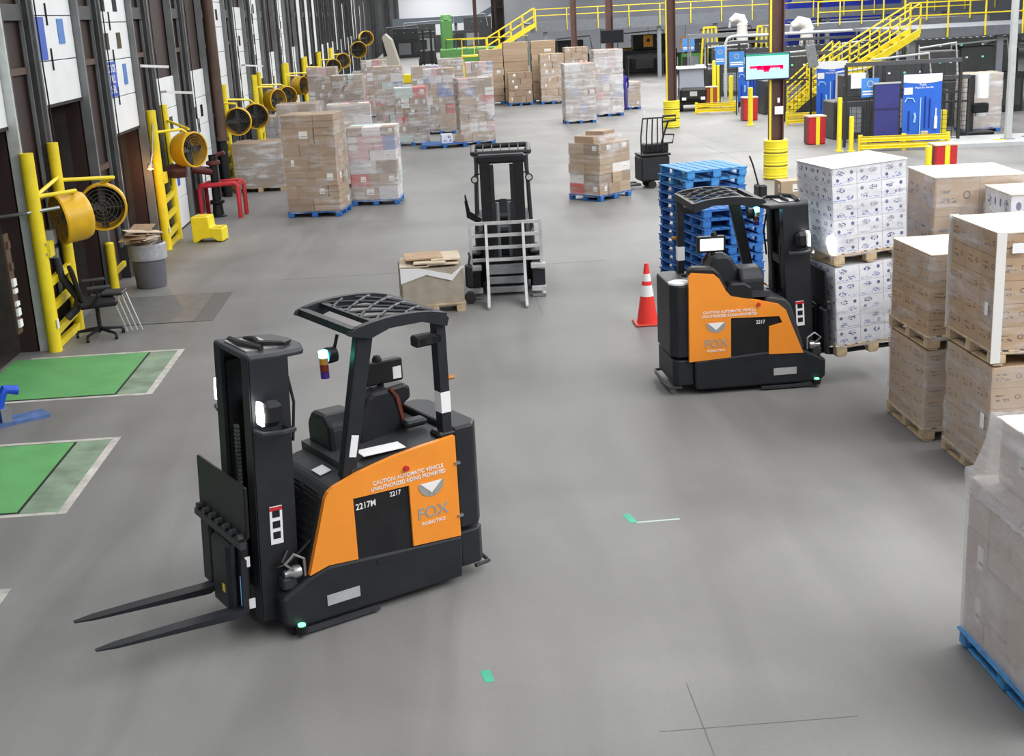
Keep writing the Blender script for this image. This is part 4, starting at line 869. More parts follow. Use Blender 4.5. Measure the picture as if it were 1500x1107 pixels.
pl = bpy.data.lights.new('dock_lamp_light', 'POINT'); pl.energy = 18; pl.color = (1,.5,.18); pl.shadow_soft_size = .05; po = bpy.data.objects.new('dock_lamp_light', pl); COL.objects.link(po); po.location = (-5.78,26.15,1.72)
for k, (y, z) in enumerate(((28.0,3.75),(30.3,3.1),(43.2,3.2))):
    lt = thing('strip_lamp', ('white strip lamp arm right of the lettered door', 'second white strip lamp just beyond the lettered door', 'white dock lamp arm far along the wall above the third fan')[k], 'lamp', (-5.85,y-1.0,z)); MB().bar((0,0,.05),(.55,.1,0), .09, .05).obj('tube', paper, lt); MB().bar((-.15,0,.06),(.0,0,.06), .05, .05).obj('bracket', steel, lt)
# control boxes on the nearest jamb
cbx = thing('door_control_panel', 'column of small door control buttons at the left edge', 'control panel', (-5.94,17.75,0)); 
for z, m_ in ((1.75,dbrown),(1.45,dbrown)): box('button', (0,0,z), (.03,.1,.1), m_, cbx)
for z, h in ((1.22,.1),(1.1,.06),(.92,.06),(.8,.1),(.64,.1)): box('button', (0,0,z), (.03,.13,h), paper, cbx)
box('back_plate', (-.03,0,1.2), (.03,.2,1.4), dbrown, cbx)
# short bollard, black hose, chair, trash can, step stool, red barrier, valve, pipe
bo = thing('bollard', 'short yellow bollard between the office chair and the trash can', 'bollard', (-5.9+.05,22.7,0)); MB().cyl((0,0,0),(0,0,.9),.08,16).obj('post', yellow, bo, smooth=True); MB().lathe([(0,.03),(.06,.02),(.08,0)], (0,0,.9), 16).obj('cap', yellow, bo, smooth=True); box('foot', (0,0,.01), (.26,.26,.02), yellow, bo)
MB().bar((0,.06,.35),(0,.9,.38), .06, .09).obj('side_rail', yellow, bo)
hs = thing('hose', 'thick dark hose hanging behind the nearest yellow posts', 'hose', (-5.72,19.1,0)); MB().tube([(-.05,0,1.6),(-.02,.05,1.3),(.0,.1,1.0),(.08,.2,.8),(.16,.25,.62),(.12,.2,.46),(.0,.1,.36)], .06, 10).obj('hose_body', M('dark_hose', (.03,.032,.045), .55), hs, smooth=True); box('junction_box', (-.05,.0,1.62), (.16,.14,.2), lgrey, hs); box('junction_box', (-.03,.0,1.38), (.12,.12,.14), grey, hs)
oc = thing('office_chair', 'black tilted office chair with star base behind the green dock plate', 'chair', (-5.3,19.35,0), R(20))
for k in range(5):
    a = R(72*k+15); MB().tube([(0,0,.12),(.3*math.cos(a),.3*math.sin(a),.08)], [.03,.018], 6).obj('base_arm', black, oc); MB().cyl((.31*math.cos(a)-.02,.31*math.sin(a),.035),(.31*math.cos(a)+.02,.31*math.sin(a),.035),.035,10).obj('caster', black, oc)
MB().cyl((0,0,.1),(0,0,.44),.03,10).obj('gas_lift', black, oc); box('seat', (0,0,.48), (.5,.48,.09), black, oc, ch=.03)
MB().prism([(-.2,.5),(-.15,.5),(-.24,.98),(-.3,.97)], -.2, .2, 'y').obj('backrest', black, oc, bev=.02)
for s in (-1, 1): MB().tube([(-.1,s*.27,.46),(.0,s*.3,.6),(.0,s*.3,.7)], .02, 6).obj('arm_post', black, oc); box('armrest', (.02,s*.3,.72), (.3,.08,.04), dgrey, oc, ch=.012)
oc.scale = (1.15,1.15,1.15)
fs_ = thing('folding_legs', 'set of leaning chrome chair legs beside the black office chair', 'chair legs', (-4.98,19.5,0))
for k in range(4): MB().tube([(-.12+k*.06,.05*k,.62),(.05+k*.07,.03*k,.02)], .012, 6).obj('leg', chrome, fs_)
box('grey_pad', (-.1,.08,.64), (.34,.34,.05), dgrey, fs_, ch=.015)
tcn = thing('trash_can', 'round grey trash can with grey liner beside the dock wall', 'trash can', (-5.3,23.15,0))
MB().lathe([(0,0),(.25,0),(.27,.03),(.31,.72),(.325,.73),(.325,.76),(.3,.76),(.26,.05),(0,.05)], (0,0,0), 24).obj('can_body', bin_, tcn, smooth=True)
MB().lathe([(.335,.52),(.34,.6),(.332,.68),(.34,.78),(.3,.8),(.25,.7)], (0,0,0), 24).obj('liner', bagm, tcn, smooth=True)
rr = random.Random(9)
for i in range(7):
    o = box('cardboard_piece', (0,0,0), (rr.uniform(.4,.7),rr.uniform(.25,.45),.012), (pale,pale,kraft)[i%3]); o.location = (-5.33+rr.uniform(-.12,.1), 23.12+rr.uniform(-.1,.1), .82+i*.035); o.rotation_euler = (rr.uniform(-.3,.3), rr.uniform(-.35,.2), rr.uniform(0,3))
    tag(o, 'torn cardboard piece heaped in the trash can, %s' % ('lowest','second lowest','third lowest','in the middle','third from the top','second from the top','topmost')[i], 'cardboard', 'cardboard heaped in the trash can')
ss = thing('step_stool', 'yellow plastic two-step stool near the red barrier', 'step stool', (-5.28,27.95,0), R(-8))
MB().prism([(-.05,0),(.02,0),(.16,.08),(.4,.1),(.5,.02),(.62,.02),(.62,.3),(.35,.32),(.33,.56),(-.05,.56)], -.22, .22, 'y').obj('stool_body', brightyel, ss, bev=.02)
for k in range(2): box('tread', (.14+.34*k,0,.565-.25*k), (.24,.36,.012), M('stool_tread', (.7,.55,.02), .7), ss)
rb = thing('pipe_barrier', 'bright red bent pipe barrier around the dark valve', 'barrier', (-5.2,31.2,0), R(-6))
for y in (0,.6): MB().tube([(-.55,y,0),(-.55,y,.72),(-.5,y,.8),(.34,y,.84),(.4,y,.78),(.4,y,0)], .055, 10).obj('hoop', red, rb, smooth=True)
for x in (-.5,.38): MB().bar((x,0,.8),(x,.6,.8), .09, .09).obj('cross_bar', red, rb)
vl = thing('fire_riser_valve', 'dark red riser valve with black foot inside the red barrier', 'valve', (-5.4,31.6,0))
MB().lathe([(.2,0),(.2,.03),(.14,.05),(.12,.3),(.18,.34),(.18,.4),(.11,.42),(.11,.75),(.17,.78),(.17,.84),(.1,.86),(.1,1.5)], (0,0,0), 16).obj('riser_body', black, vl, smooth=True); MB().tube([(0,0,1.1),(-.25,-.05,1.15),(-.5,-.1,1.2)], .1, 10).obj('branch_pipe', dred, vl, smooth=True); MB().lathe([(.12,0),(.17,.03),(.17,.1),(.12,.12)], (0,0,1.25), 14).obj('red_collar', dred, vl); MB().tube([(0,0,1.3),(.12,-.02,1.5),(.3,-.03,1.55)], .05, 8).obj('hand_lever', dred, vl)
v2 = thing('motor_housing', 'dark red motor housing below the third fan on the yellow posts', 'motor', (-5.55,27.9,1.55)); MB().lathe([(0,-.22),(.14,-.2),(.16,0),(.14,.2),(0,.22)], (0,0,0), 14, 'x').obj('housing', M('maroon_motor', (.07,.02,.025), .5), v2, smooth=True); MB().tube([(0,0,0),(-.1,.3,.1),(-.2,.5,.1)], .03, 6).obj('bracket', dbrown, v2)
dp = thing('downpipe', 'thick brown round downpipe standing against the dock wall', 'pipe', (-5.72,35.3,0)); MB().cyl((0,0,1.5),(0,0,10),.15,18).obj('pipe_upper', dbrown, dp, smooth=True); MB().cyl((0,0,0),(0,0,1.5),.12,18).obj('pipe_lower', black, dp, smooth=True); MB().lathe([(.15,0),(.19,.02),(.19,.1),(.15,.12)], (0,0,1.5), 18).obj('collar', dbrown, dp)
# blue jack cut by the left edge
bj = thing('dock_lever', 'blue lever on a blue base cut off at the left edge between the green plates', 'lever', (-5.32,15.1,0), R(35))
MB().box((0,0,.02),(.8,.3,.04)).obj('base', M('blue_grey_paint', (.08,.15,.35), .5, var=.3), bj); MB().tube([(-.2,0,.05),(-.12,0,.3),(-.05,0,.42),(.1,0,.38)], .06, 10).obj('lever_arm', M('vivid_blue', (.01,.08,.6), .4), bj, smooth=True); box('wedge', (-.1,0,.1), (.12,.2,.2), grey, bj)
# green tape marks on the floor
for nm, c, d, rz, lab in (('floor_tape',(.13,8.05,.001),(.07,.17,.002),10,'small green tape dash on the floor in front of the foreground truck'),('floor_tape',(1.56,10.72,.001),(.07,.22,.002),12,'green end of the tape corner mark on the open floor'),('floor_tape',(1.8,10.62,.001),(.4,.03,.002),2,'pale thin arm of the tape corner mark on the open floor')):
    o = box(nm, (0,0,0), d, tapegreen if 'green' in lab else M('pale_tape', (.4,.5,.46), .6)); o.location = c; o.rotation_euler = (0,0,R(rz)); tag(o, lab, 'tape')
# ================================================================== right side: screen, robot cells, barriers
mo = thing('screen', 'lit wall screen with red bars on the guarded brown column', 'screen', (8.44,32.25,2.86), R(0))
box('housing', (0,.03,0), (1.14,.06,.66), M('screen_housing', (.03,.05,.1), .4), mo, ch=.01)
box('display', (0,-.003,0), (1.08,.008,.6), M('display_pale_blue', (.3,.5,.6), .4, emit=(.42,.72,.9), es=.5), mo); box('green_header', (0,-.009,.28), (1.08,.004,.035), M('display_green', (.0,.25,.12), .3, emit=(.0,.4,.2), es=.4), mo)
for i, (x, w_, h_) in enumerate(((-.3,.3,.06),(-.1,.34,.1),(-.03,.14,.15),(.2,.4,.06),(.36,.08,.1))): box('red_bar', (x,-.009,.0-h_/2+.02), (w_,.004,h_), M('display_red', (.5,.0,.05), .3, emit=(.7,.0,.08), es=.7), mo)
box('mount', (.15,.2,0), (.2,.3,.1), black, mo)
b2 = thing('screen', 'black unlit overhead screen hanging under the mezzanine by the thin column', 'screen', (8.8,62.4,3.1)); box('housing', (0,0,0), (1.1,.1,.6), black, b2, ch=.01); box('display', (0,-.055,0), (1.02,.01,.52), glass, b2); box('mount', (.1,.6,.1), (.1,1.1,.1), black, b2); MB().cyl((0,.05,.3),(0,.05,.9),.03,8).obj('hanger', black, b2)
g3 = thing('grey_monitor', 'grey tilted monitor back right of the lit screen', 'monitor', (13.2,44.5,2.5)); box('back_panel', (0,0,0), (.34,.05,.75), grey, g3, rot=Matrix.Rotation(R(-12),3,'Y')); box('stand', (0,.05,-1.25), (.06,.06,2.5), black, g3)
def mesh_panel(par, x0, x1, z0, z1, y=0, st=.14):
    b = MB(); n = max(2, round((x1-x0)/st))
    for i in range(n+1): b.box((x0+(x1-x0)*i/n, y, (z0+z1)/2), (.012,.012,z1-z0))
    n = max(2, round((z1-z0)/st))
    for i in range(n+1): b.box(((x0+x1)/2, y, z0+(z1-z0)*i/n), (x1-x0,.012,.012))
    o = b.obj('wire_panel', gridm, par); o['kind'] = 'stuff'; return o
def fence(label, x, y, rz, L, h, n, bars=True):
    t = thing('machine_fence', label, 'fence', (x,y,0), R(rz))
    for i in range(n+1): box('post', (L*i/n,0,h/2), (.08,.08,h), gridm, t)
    for i in range(n): mesh_panel(t, L*i/n+.05, L*(i+1)/n-.05, .15, h-.05)
    MB().bar((0,0,h),(L,0,h), .1, .12).obj('top_rail', M('fence_rail_grey', (.07,.075,.08), .5), t); MB().bar((0,0,h*.62),(L,0,h*.62), .05, .05).obj('mid_rail', gridm, t)
    return t
fence('black wire machine fence behind the near tool board', 12.5, 38.6, -7, 3.4, 2.45, 3)
fence('black wire machine fence behind the far tool board', 13.2, 47.9, -7, 4.6, 2.45, 3)
fence('black wire machine fence beyond the utility cart', 12.9, 60.3, -7, 9, 2.6, 6)
fence('low black fence right of the near tool board', 15.35, 39.0, -7, 1.1, 1.9, 1)
def tool_board(label, x, y, rz, W, h, z0=.12):
    t = thing('tool_board', label, 'tool board', (x,y,0), R(rz))
    box('board', (0,0,z0+h/2), (W,.04,h), blue, t); hd = MB()
    pts = [(-W/2,z0+h)]+[(-W/2+W*i/10, z0+h*.875-.05*math.sin(math.pi*i/10)+.03) for i in range(11)]+[(W/2,z0+h)]
    hd.prism(pts, -.026, -.02).obj('white_header', paper, t)
    box('label_card', (-W*.37,-.025,z0+h*.76), (W*.22,.008,h*.1), paper, t)
    text('lettering', 'Tools', .09, textw, t, (0,-.0225,z0+h*.845), (R(90),0,0)); text('lettering', 'Place for this file', .08, textw, t, (.05,-.0225,z0+h*.805), (R(90),0,0))
    lb = M('pale_blue_print', (.35,.6,.9), .5); db = M('deep_blue_tool', (.01,.04,.3), .5)
    for px, z_, L_, m_ in ((-.05,.36,.6,lb),(.08,.42,.52,db),(.2,.4,.48,db),(-.34,.3,.34,db)): MB().cyl((W*px,-.05,z0+h*z_-h*L_/2+.1),(W*px,-.05,z0+h*z_+h*L_/2),.02,8).obj('broom_handle', m_, t)
    box('brush_head', (W*.08,-.06,z0+h*.13), (.22,.06,.16), M('brush_tan', (.5,.42,.32), .8), t, ch=.02); box('dust_pan', (-W*.34,-.07,z0+.14), (.28,.1,.2), black, t, ch=.02)
    MB().cyl((W*.36,-.06,z0+h*.2),(W*.36,-.06,z0+h*.38),.05,12).obj('spray_bottle', paper, t, smooth=True); MB().cyl((W*.36,-.06,z0+h*.38),(W*.36,-.06,z0+h*.5),.02,8).obj('bottle_neck', paper, t)
    MB().tube([(-W*.2,-.05,z0+h*.3),(-W*.18,-.06,z0+h*.38),(-W*.2,-.05,z0+h*.44)], .035, 8).obj('hand_brush', lb, t)
    MB().tube([(-W*.45,-.03,z0+h*.6),(-W*.4,-.04,z0+h*.66),(-W*.25,-.04,z0+h*.65),(-W*.2,-.03,z0+h*.6)], .02, 6).obj('hook_rail', lb, t)
    for x_ in (-W/2+.04, W/2-.04): box('leg', (x_,.04,(z0+h)/2), (.06,.04,z0+h), grey, t)
    return t
tool_board('large bright blue tool board with white header, nearest the kraft stacks', 14.55, 37.75, -7, 1.12, 2.0)
tool_board('blue tool board with white header behind the lit screen column', 14.2, 45.4, -7, 1.05, 2.05, .2)
tool_board('small blue tool board partly hidden by the lit screen', 13.15, 53.2, -7, .9, 2.0, .2)
nv = thing('privacy_panel', 'dark navy panel left of the near tool board', 'panel', (13.55,37.95,0), R(-7)); box('panel', (0,0,1.0), (.74,.05,1.75), nblue, nv); box('frame_top', (0,-.005,1.9), (.8,.06,.05), lgrey, nv); box('mid_rail', (0,-.03,1.15), (.74,.02,.05), M('navy_rail', (.02,.02,.1), .5), nv)
for x_ in (-.38,.38): box('frame_side', (x_,0,.95), (.04,.06,1.9), gridm, nv)
for i, (x, y, z, w_, h_, m_, lab) in enumerate(((12.75,38.2,2.0,.42,.45,paper,'white notice sheet on the fence beside the blue sign'),(13.05-.0,37.95+.0,0,0,0,None,None))):
    if m_: o = box('notice_sheet', (0,0,0), (w_,.02,h_), m_); o.location = (x,y,z); o.rotation_euler = (0,0,R(-7)); tag(o, lab, 'notice')
def bsign(label, x, y, z, w_=.52, h_=.55):
    t = thing('safety_sign', label, 'sign', (x,y,z), R(-7)); box('sign_post', (0,.035,-z/2+.1), (.05,.04,z+.2), gridm, t); box('plate', (0,0,0), (w_,.02,h_), M('sign_sky_blue', (.05,.25,.7), .4), t); MB().lathe([(.07,0),(.1,0),(.1,.006),(.07,.006)], (0,-.018,h_*.2), 16, 'y').obj('pictogram_ring', lgrey, t)
    for i in range(2): box('text_line', (0,-.013,-h_*.2-i*.08), (w_*.85,.004,.045), textw, t)
    return t
bsign('blue safety sign with white lines on the near fence', 13.1, 38.15, 1.78)
bsign('blue safety sign with white lines beyond the lit screen', 12.3, 51.8, 2.2, .6, .6)
bsign('upper blue safety sign near the far guarded column', 12.35, 55.0, 2.25, .4, .75)
bsign('blue safety sign farthest along the cells', 15.2, 76, 2.1, .7, .75)
def barrier(label, x, y, rz, L):
    t = thing('guard_rail', label, 'guard rail', (x,y,0), R(rz))
    n = max(1, round(L/1.3))
    for i in range(n+1): box('post', (L*i/n,.05,.24), (.12,.1,.48), yellow, t)
    for z in (.16,.36): MB().prism([(-.05,z-.08),(0,z-.06),(-.03,z),(0,z+.06),(-.05,z+.08),(.05,z+.08),(.05,z-.08)], 0, L, 'x').obj('rail', yellow, t)
    return t
barrier('low yellow guard rail below the near tool board', 12.55, 37.25, -9, 2.5)
barrier('low yellow guard rail below the far tool board', 12.9, 46.4, -7, 1.9)
barrier('low yellow guard rail beside the farthest red bin', 10.95, 53.2, -7, 1.6)
def red_bin(label, x, y, rz=0, m_=red):
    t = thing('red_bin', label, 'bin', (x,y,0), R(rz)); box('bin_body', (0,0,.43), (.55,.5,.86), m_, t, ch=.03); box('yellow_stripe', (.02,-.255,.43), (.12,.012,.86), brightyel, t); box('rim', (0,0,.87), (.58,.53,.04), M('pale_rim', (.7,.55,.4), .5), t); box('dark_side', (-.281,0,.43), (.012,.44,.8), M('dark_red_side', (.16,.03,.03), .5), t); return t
red_bin('red bin with yellow stripe between the two guarded rails', 12.0, 40.0); red_bin('red bin with yellow stripe just above the brown ring-print load', 12.4, 30.7); red_bin('red bin with yellow stripe left of the screen column', 12.2, 49.3); red_bin('orange-red bin with yellow stripes beside the utility cart', 12.25, 56.6, 0, M('rust_red', (.45,.07,.02), .5))
def ypost(label, x, y, h=1.2, r=.07):
    t = thing('yellow_bollard', label, 'bollard', (x,y,0)); MB().cyl((0,0,0),(0,0,h),r,14).obj('post', brightyel, t, smooth=True); MB().lathe([(0,.03),(r*.7,.02),(r,0)], (0,0,h), 14).obj('cap', brightyel, t, smooth=True); box('foot', (0,0,.01), (r*3,r*3,.02), brightyel, t); return t
ypost('tall yellow bollard beside the middle red bin', 12.05, 37.7, 1.55); ypost('yellow bollard at the left end of the near guard rail', 12.35, 37.5, 1.0); ypost('yellow bollard left of the screen column', 11.75, 47.3, 1.35, .09); ypost('yellow bollard behind the farthest red bin', 12.7, 54.5, 1.4, .09); ypost('yellow bollard beside the utility cart roof', 12.75, 58, 1.9, .09); ypost('yellow bollard just above the brown ring-print load', 11.97, 30.5, .85, .08); ypost('yellow bollard right of the near tool board', 15.55, 38.6, .95, .12); ypost('pale yellow bollard among the far cells', 13.4, 60, 1.6, .09)
# grey plinth with poles, stretch wrapper and wrapped load at the right edge
pn = thing('floor_plinth', 'low light grey machine plinth behind the white wrapped load', 'plinth', (17.4,37.6,0), R(-6)); box('slab', (0,0,.06), (4.4,2.2,.12), lgrey, pn); box('yellow_mark', (-.6,-.4,.125), (.3,.2,.01), yellow, pn); box('ramp', (-2.4,0,.04), (.5,2.0,.08), grey, pn)
for x, y, h, r, lab in ((17.05,37.35,6,.11,'slim light grey pole standing at the right edge'),(17.95,37.5,6,.19,'thick light grey pole cut by the right edge')):
    t = thing('steel_pole', lab, 'pole', (x,y,.12)); box('shaft', (0,0,h/2), (r*1.6,r*1.6,h), lgrey, t, ch=.02); box('foot_plate', (0,0,.01), (r*3,r*3,.02), grey, t)
wr = bg('pinkish wrapped load behind the slim grey pole', 17.75, 41.2, 1.85, 81, -6, kind='tan', fm=F_heavy)
ws = thing('stretch_wrapper', 'black stretch wrapping arm with white roll left of the slim grey pole', 'machine', (16.75,39.3,0)); box('column', (0,.1,.95), (.14,.14,1.9), gridm, ws); MB().cyl((.3,0,1.2),(.3,0,1.95),.2,16).obj('film_roll', paper, ws, smooth=True); box('carriage', (.25,.05,.9), (.5,.3,.3), black, ws, ch=.04); MB().lathe([(0,-.06),(.2,-.05),(.2,.05),(0,.06)], (.3,0,.7), 16).obj('drive_wheel', lgrey, ws, smooth=True); box('base', (.2,.1,.1), (.9,.7,.2), black, ws, ch=.04)
# ================================================================== mezzanines and stairs
def railing(par, x0, x1, y, zd, h, n, drop=.4):
    for i in range(n+1): box('rail_post', (x0+(x1-x0)*i/n, y, zd+(h-drop)/2), (.05,.05,h+drop), yellow, par)
    for z in (h, h*.52): MB().bar((x0,y,zd+z),(x1,y,zd+z), .045, .045).obj('handrail', yellow, par)
mz = thing('mezzanine', 'long grey mezzanine deck with yellow railing across the back', 'mezzanine', (0,0,0))
box('deck_beam', (24.5,82.2,3.45), (36,.3,.62), mezz, mz); box('deck', (24.5,88,3.6), (36,11.5,.12), mezz, mz)
for x in (7.4,11,14.6,18.2,21.8,25.4,29,33): box('support_post', (x,82.4,1.6), (.24,.24,3.2), M('post_grey', (.22,.24,.27), .5), mz)
railing(mz, 6.8, 40, 82.0, 3.72, .8, 17, .5)
def stair(label, x0, z0, x1, z1, y, wd=1.0, rails=True):
    t = thing('staircase', label, 'staircase', (0,y,0)); n = max(3, round(abs(z1-z0)/.22))
    for yy in (0, wd):
        MB().prism([(x0,z0-.12),(x1,z1-.12),(x1,z1+.16),(x0,z0+.16)], yy-.03, yy+.03).obj('stringer', yellow, t)
        for hh in (1.02,.55): MB().bar((x0,yy,z0+hh),(x1,yy,z1+hh), .05, .05).obj('handrail', yellow, t)
        m_ = max(2, round(abs(x1-x0)/.8))
        for i in range(m_+1): f = i/m_; box('rail_post', (x0+(x1-x0)*f, yy, z0+(z1-z0)*f+.5), (.05,.05,1.04), yellow, t)
    for i in range(n): f = (i+.5)/n; box('tread', (x0+(x1-x0)*f, wd/2, z0+(z1-z0)*f), (.26,wd-.06,.04), M('stair_tread', (.55,.42,.02), .6), t)
    return t
stair('yellow staircase climbing right to the far mezzanine, upper left of the hall', 3.7, 1.95, 6.7, 3.6, 81.2)
ld = thing('stair_landing', 'yellow railed landing at the foot of the upper left staircase', 'landing', (0,81.2,0)); box('platform', (2.9,.5,1.95), (1.7,1.1,.1), yellow, ld); railing(ld, 2.1, 3.6, 0, 2.0, .95, 2, 0); 
for x in (2.15,3.6): box('leg', (x,.5,.95), (.12,.12,1.9), yellow, ld)
mr_ = thing('mezzanine', 'near grey mezzanine with yellow railing at the upper right', 'mezzanine', (0,0,0))
box('deck_beam', (24,46.9,2.98), (13.2,.24,.34), mezz, mr_); box('deck', (24,50,3.08), (13.2,6,.12), mezz, mr_); railing(mr_, 17.45, 30, 46.7, 3.12, .95, 9, .3)
for x in (17.7,21,24.5): box('support_post', (x,47.2,1.4), (.24,.24,2.8), M('post_grey', (.22,.24,.27), .5), mr_)
m3 = thing('mezzanine', 'mezzanine walkway with yellow railing behind the near staircase', 'mezzanine', (0,0,0)); box('deck_beam', (22,62,3.0), (10,.24,.4), mezz, m3); box('deck', (22,64,3.12), (10,4,.1), mezz, m3); railing(m3, 18.6, 26, 61.8, 3.2, 1.0, 7, .1); 
for x in (18,22,26): box('support_post', (x,62.2,1.4), (.24,.24,2.8), M('post_grey', (.22,.24,.27), .5), m3)
stair('yellow staircase climbing right to the near mezzanine, upper right', 13.75, 1.0, 17.4, 3.05, 45.6)
stair('lower yellow staircase rising between the lit screen and the far tool board', 13.7, .1, 15.7, 1.75, 49.3, .9)
bw = thing('site_office', 'bright blue office block with windows beyond the far mezzanine', 'office', (31.2,97,0)); box('walls', (0,2,4.0), (8.6,4,8.0), M('office_blue', (.025,.05,.55), .5, var=.06, scale=1), bw)
for x in (-3.3,-.9,1.6,3.4): w__ = box('window', (x,-.02,4.75), (1.4,.06,1.2), M('office_pane', (.3,.38,.45), .2), bw); box('window_frame', (x,-.04,4.12), (1.5,.08,.08), lgrey, w__); box('window_frame', (x,-.04,5.38), (1.5,.08,.08), lgrey, w__)
box('corner_trim', (-1.9,-.05,4), (.25,.1,8), colbrown, bw); box('base_trim', (0,-.03,2.7), (8.6,.06,.12), lgrey, bw)
# pipework, robots and machines inside the cells
def conveyor(label, x, y, L, z, rz=0, m_=grey):
    t = thing('conveyor', label, 'conveyor', (x,y,0), R(rz)); box('side_frame', (0,-.45,z), (L,.06,.22), m_, t); box('side_frame', (0,.45,z), (L,.06,.22), m_, t); n = int(L/.3)
    for i in range(n): MB().cyl((-L/2+.15+i*.3,-.42,z+.06),(-L/2+.15+i*.3,.42,z+.06),.04,6).obj('roller', lgrey, t)
    for i in range(max(2,int(L/2.2))+1):
        for s in (-.42,.42): box('leg', (-L/2+.1+(L-.2)*i/max(2,int(L/2.2)), s, z/2), (.08,.08,z), m_, t)
    return t
conveyor('dark roller conveyor above the cells, nearest level', 20, 57, 12, 2.3, -4, djamb); conveyor('grey roller conveyor in front of the blue office block', 21, 70, 14, 2.7, -3); conveyor('low conveyor beneath the far mezzanine', 20, 86, 14, 1.2, 0, djamb); conveyor('dark conveyor beneath the near mezzanine', 22, 50, 8, 1.1, 0, djamb)
def machine(label, x, y, w_, d_, h_, m_, rz=0, cat='machine'):
    t = thing('cell_machine', label, cat, (x,y,0), R(rz)); rr = random.Random(int(x*31+y)); box('cabinet', (0,0,h_*.3), (w_,d_,h_*.6), m_, t, ch=.03); box('head_unit', (w_*rr.uniform(-.15,.15),0,h_*.8), (w_*.6,d_*.6,h_*.4), djamb, t, ch=.03)
    for i in range(3): box('hatch', (w_*(-.33+.33*i),-d_/2-.01,h_*.3), (w_*.27,.02,h_*.4), (gridm,grey,djamb)[i], t)
    MB().tube([(-w_*.4,-d_*.3,h_*.6),(-w_*.4,-d_*.3,h_*1.05),(w_*.3,-d_*.3,h_*1.1),(w_*.35,-d_*.3,h_*.7)], .04, 6).obj('pipe_run', lgrey, t)
    for i in range(3): box('indicator', (w_*(-.2+.2*i),-d_*.31,h_*.85), (.08,.02,.06), (paper,M('status_green', (.1,.5,.25), .4, emit=(.2,.9,.5), es=.4),paper)[i], t)
    return t
for i, a in enumerate((('dark packing machine behind the near fence, left of the navy panel',13.55,41.4,1.4,1.2,2.0,djamb),('dark packing machine behind the near tool board',15.4,42.0,2.6,1.5,2.3,gridm),('green and black machine right of the near tool board',17.2,43.6,1.8,1.4,2.5,djamb),('black machine block under the near mezzanine, right',20.4,47.6,3.0,1.4,2.4,gridm),('dark machine behind the far tool board',14.5,52.0,2.4,1.4,2.2,djamb),('tall dark machine beneath the near staircase',17.4,51.5,2.6,1.5,2.5,gridm),('dark machine block left of the far tool board',14.6,63.4,3,1.5,2.2,djamb),('grey machine block beyond the utility cart',15.2,66,3,2,2.3,grey),('dark machine block under the railed walkway',24.8,60.2,5,1.5,2.3,gridm),('dark cabinet row under the far mezzanine, left part',10.0,89,3.2,1.5,2.4,nblue),('dark cabinet row under the far mezzanine, middle part',14.8,90,4.5,1.5,2.5,djamb),('dark cabinet row under the far mezzanine, right part',20.5,89,5,1.5,2.5,gridm),('green machine under the far mezzanine by the yellow posts',17.2,84.5,1.8,1.2,2.2,green))): machine(*a)
def yframe(label, x, y, h=2.9):
    t = thing('yellow_gantry', label, 'gantry', (x,y,0))
    for s in (-1,1): MB().tube([(s*.55,0,0),(s*.42,0,h*.7),(s*.32,0,h)], .06, 8).obj('leg', yellow, t)
    MB().bar((-.35,0,h),(.35,0,h), .1, .1).obj('top_bar', yellow, t); MB().bar((-.1,0,h),(-.18,0,.6), .08, .08).obj('strut', yellow, t); MB().bar((.1,0,h),(.18,0,.6), .08, .08).obj('strut', yellow, t); box('green_base', (0,.1,.6), (.8,.5,1.0), green, t, ch=.03); return t
yframe('yellow A-frame gantry right of the far guarded column', 15.6, 72, 3.1); yframe('second yellow A-frame gantry behind the blue signs', 17.6, 68, 3.1)
def robot(label, x, y, z, s=1):
    t = thing('robot_arm', label, 'robot', (x,y,z)); box('pedestal', (0,0,-z/2), (.6*s,.6*s,z), djamb, t); cov = M('white_robot_cover', (.72,.7,.66), .7, var=.1, bump=.5, scale=5)
    MB().lathe([(0,0),(.34*s,0),(.38*s,.3*s),(.3*s,.8*s),(.34*s,1.0*s),(.2*s,1.15*s),(0,1.18*s)], (0,0,0), 14).obj('covered_base', cov, t, smooth=True)
    MB().tube([(.1*s,0,1.0*s),(-.05*s,0,1.35*s),(-.4*s,0,1.45*s),(-.75*s,0,1.25*s)], [.28*s,.3*s,.27*s,.14*s], 12).obj('covered_arm', cov, t, smooth=True); MB().cyl((-.75*s,0,1.25*s),(-.8*s,0,.85*s),.08*s,10).obj('wrist', lgrey, t); return t
robot('robot arm in a wrinkled white cover behind the lower staircase', 17.6, 60.2, 2.0, .95); robot('smaller white covered robot arm left of the wrinkled one', 15.6, 64.5, 2.5, .8)
for i, (x, y, L, z, lab) in enumerate(((17.5,59,8,2.9,'white horizontal pipe run above the cells'),(21.5,49.2,4.5,2.25,'pale bent duct under the near mezzanine'),(24.5,52,4,2.3,'pale duct at the far right under the near mezzanine'))):
    t = thing('pipe_run', lab, 'pipe', (x,y,0)); MB().tube([(-L/2,0,.2),(-L/2,0,z-.3),(-L/2+.1,0,z-.08),(-L/2+.3,0,z),(L/2-.3,0,z),(L/2-.1,0,z-.08),(L/2,0,z-.3),(L/2,0,.2)], .07, 8).obj('pipe', lgrey, t, smooth=True)
    for s in (-.25,.25): box('hanger', (L*s,0,z/2), (.05,.05,z), gridm, t)
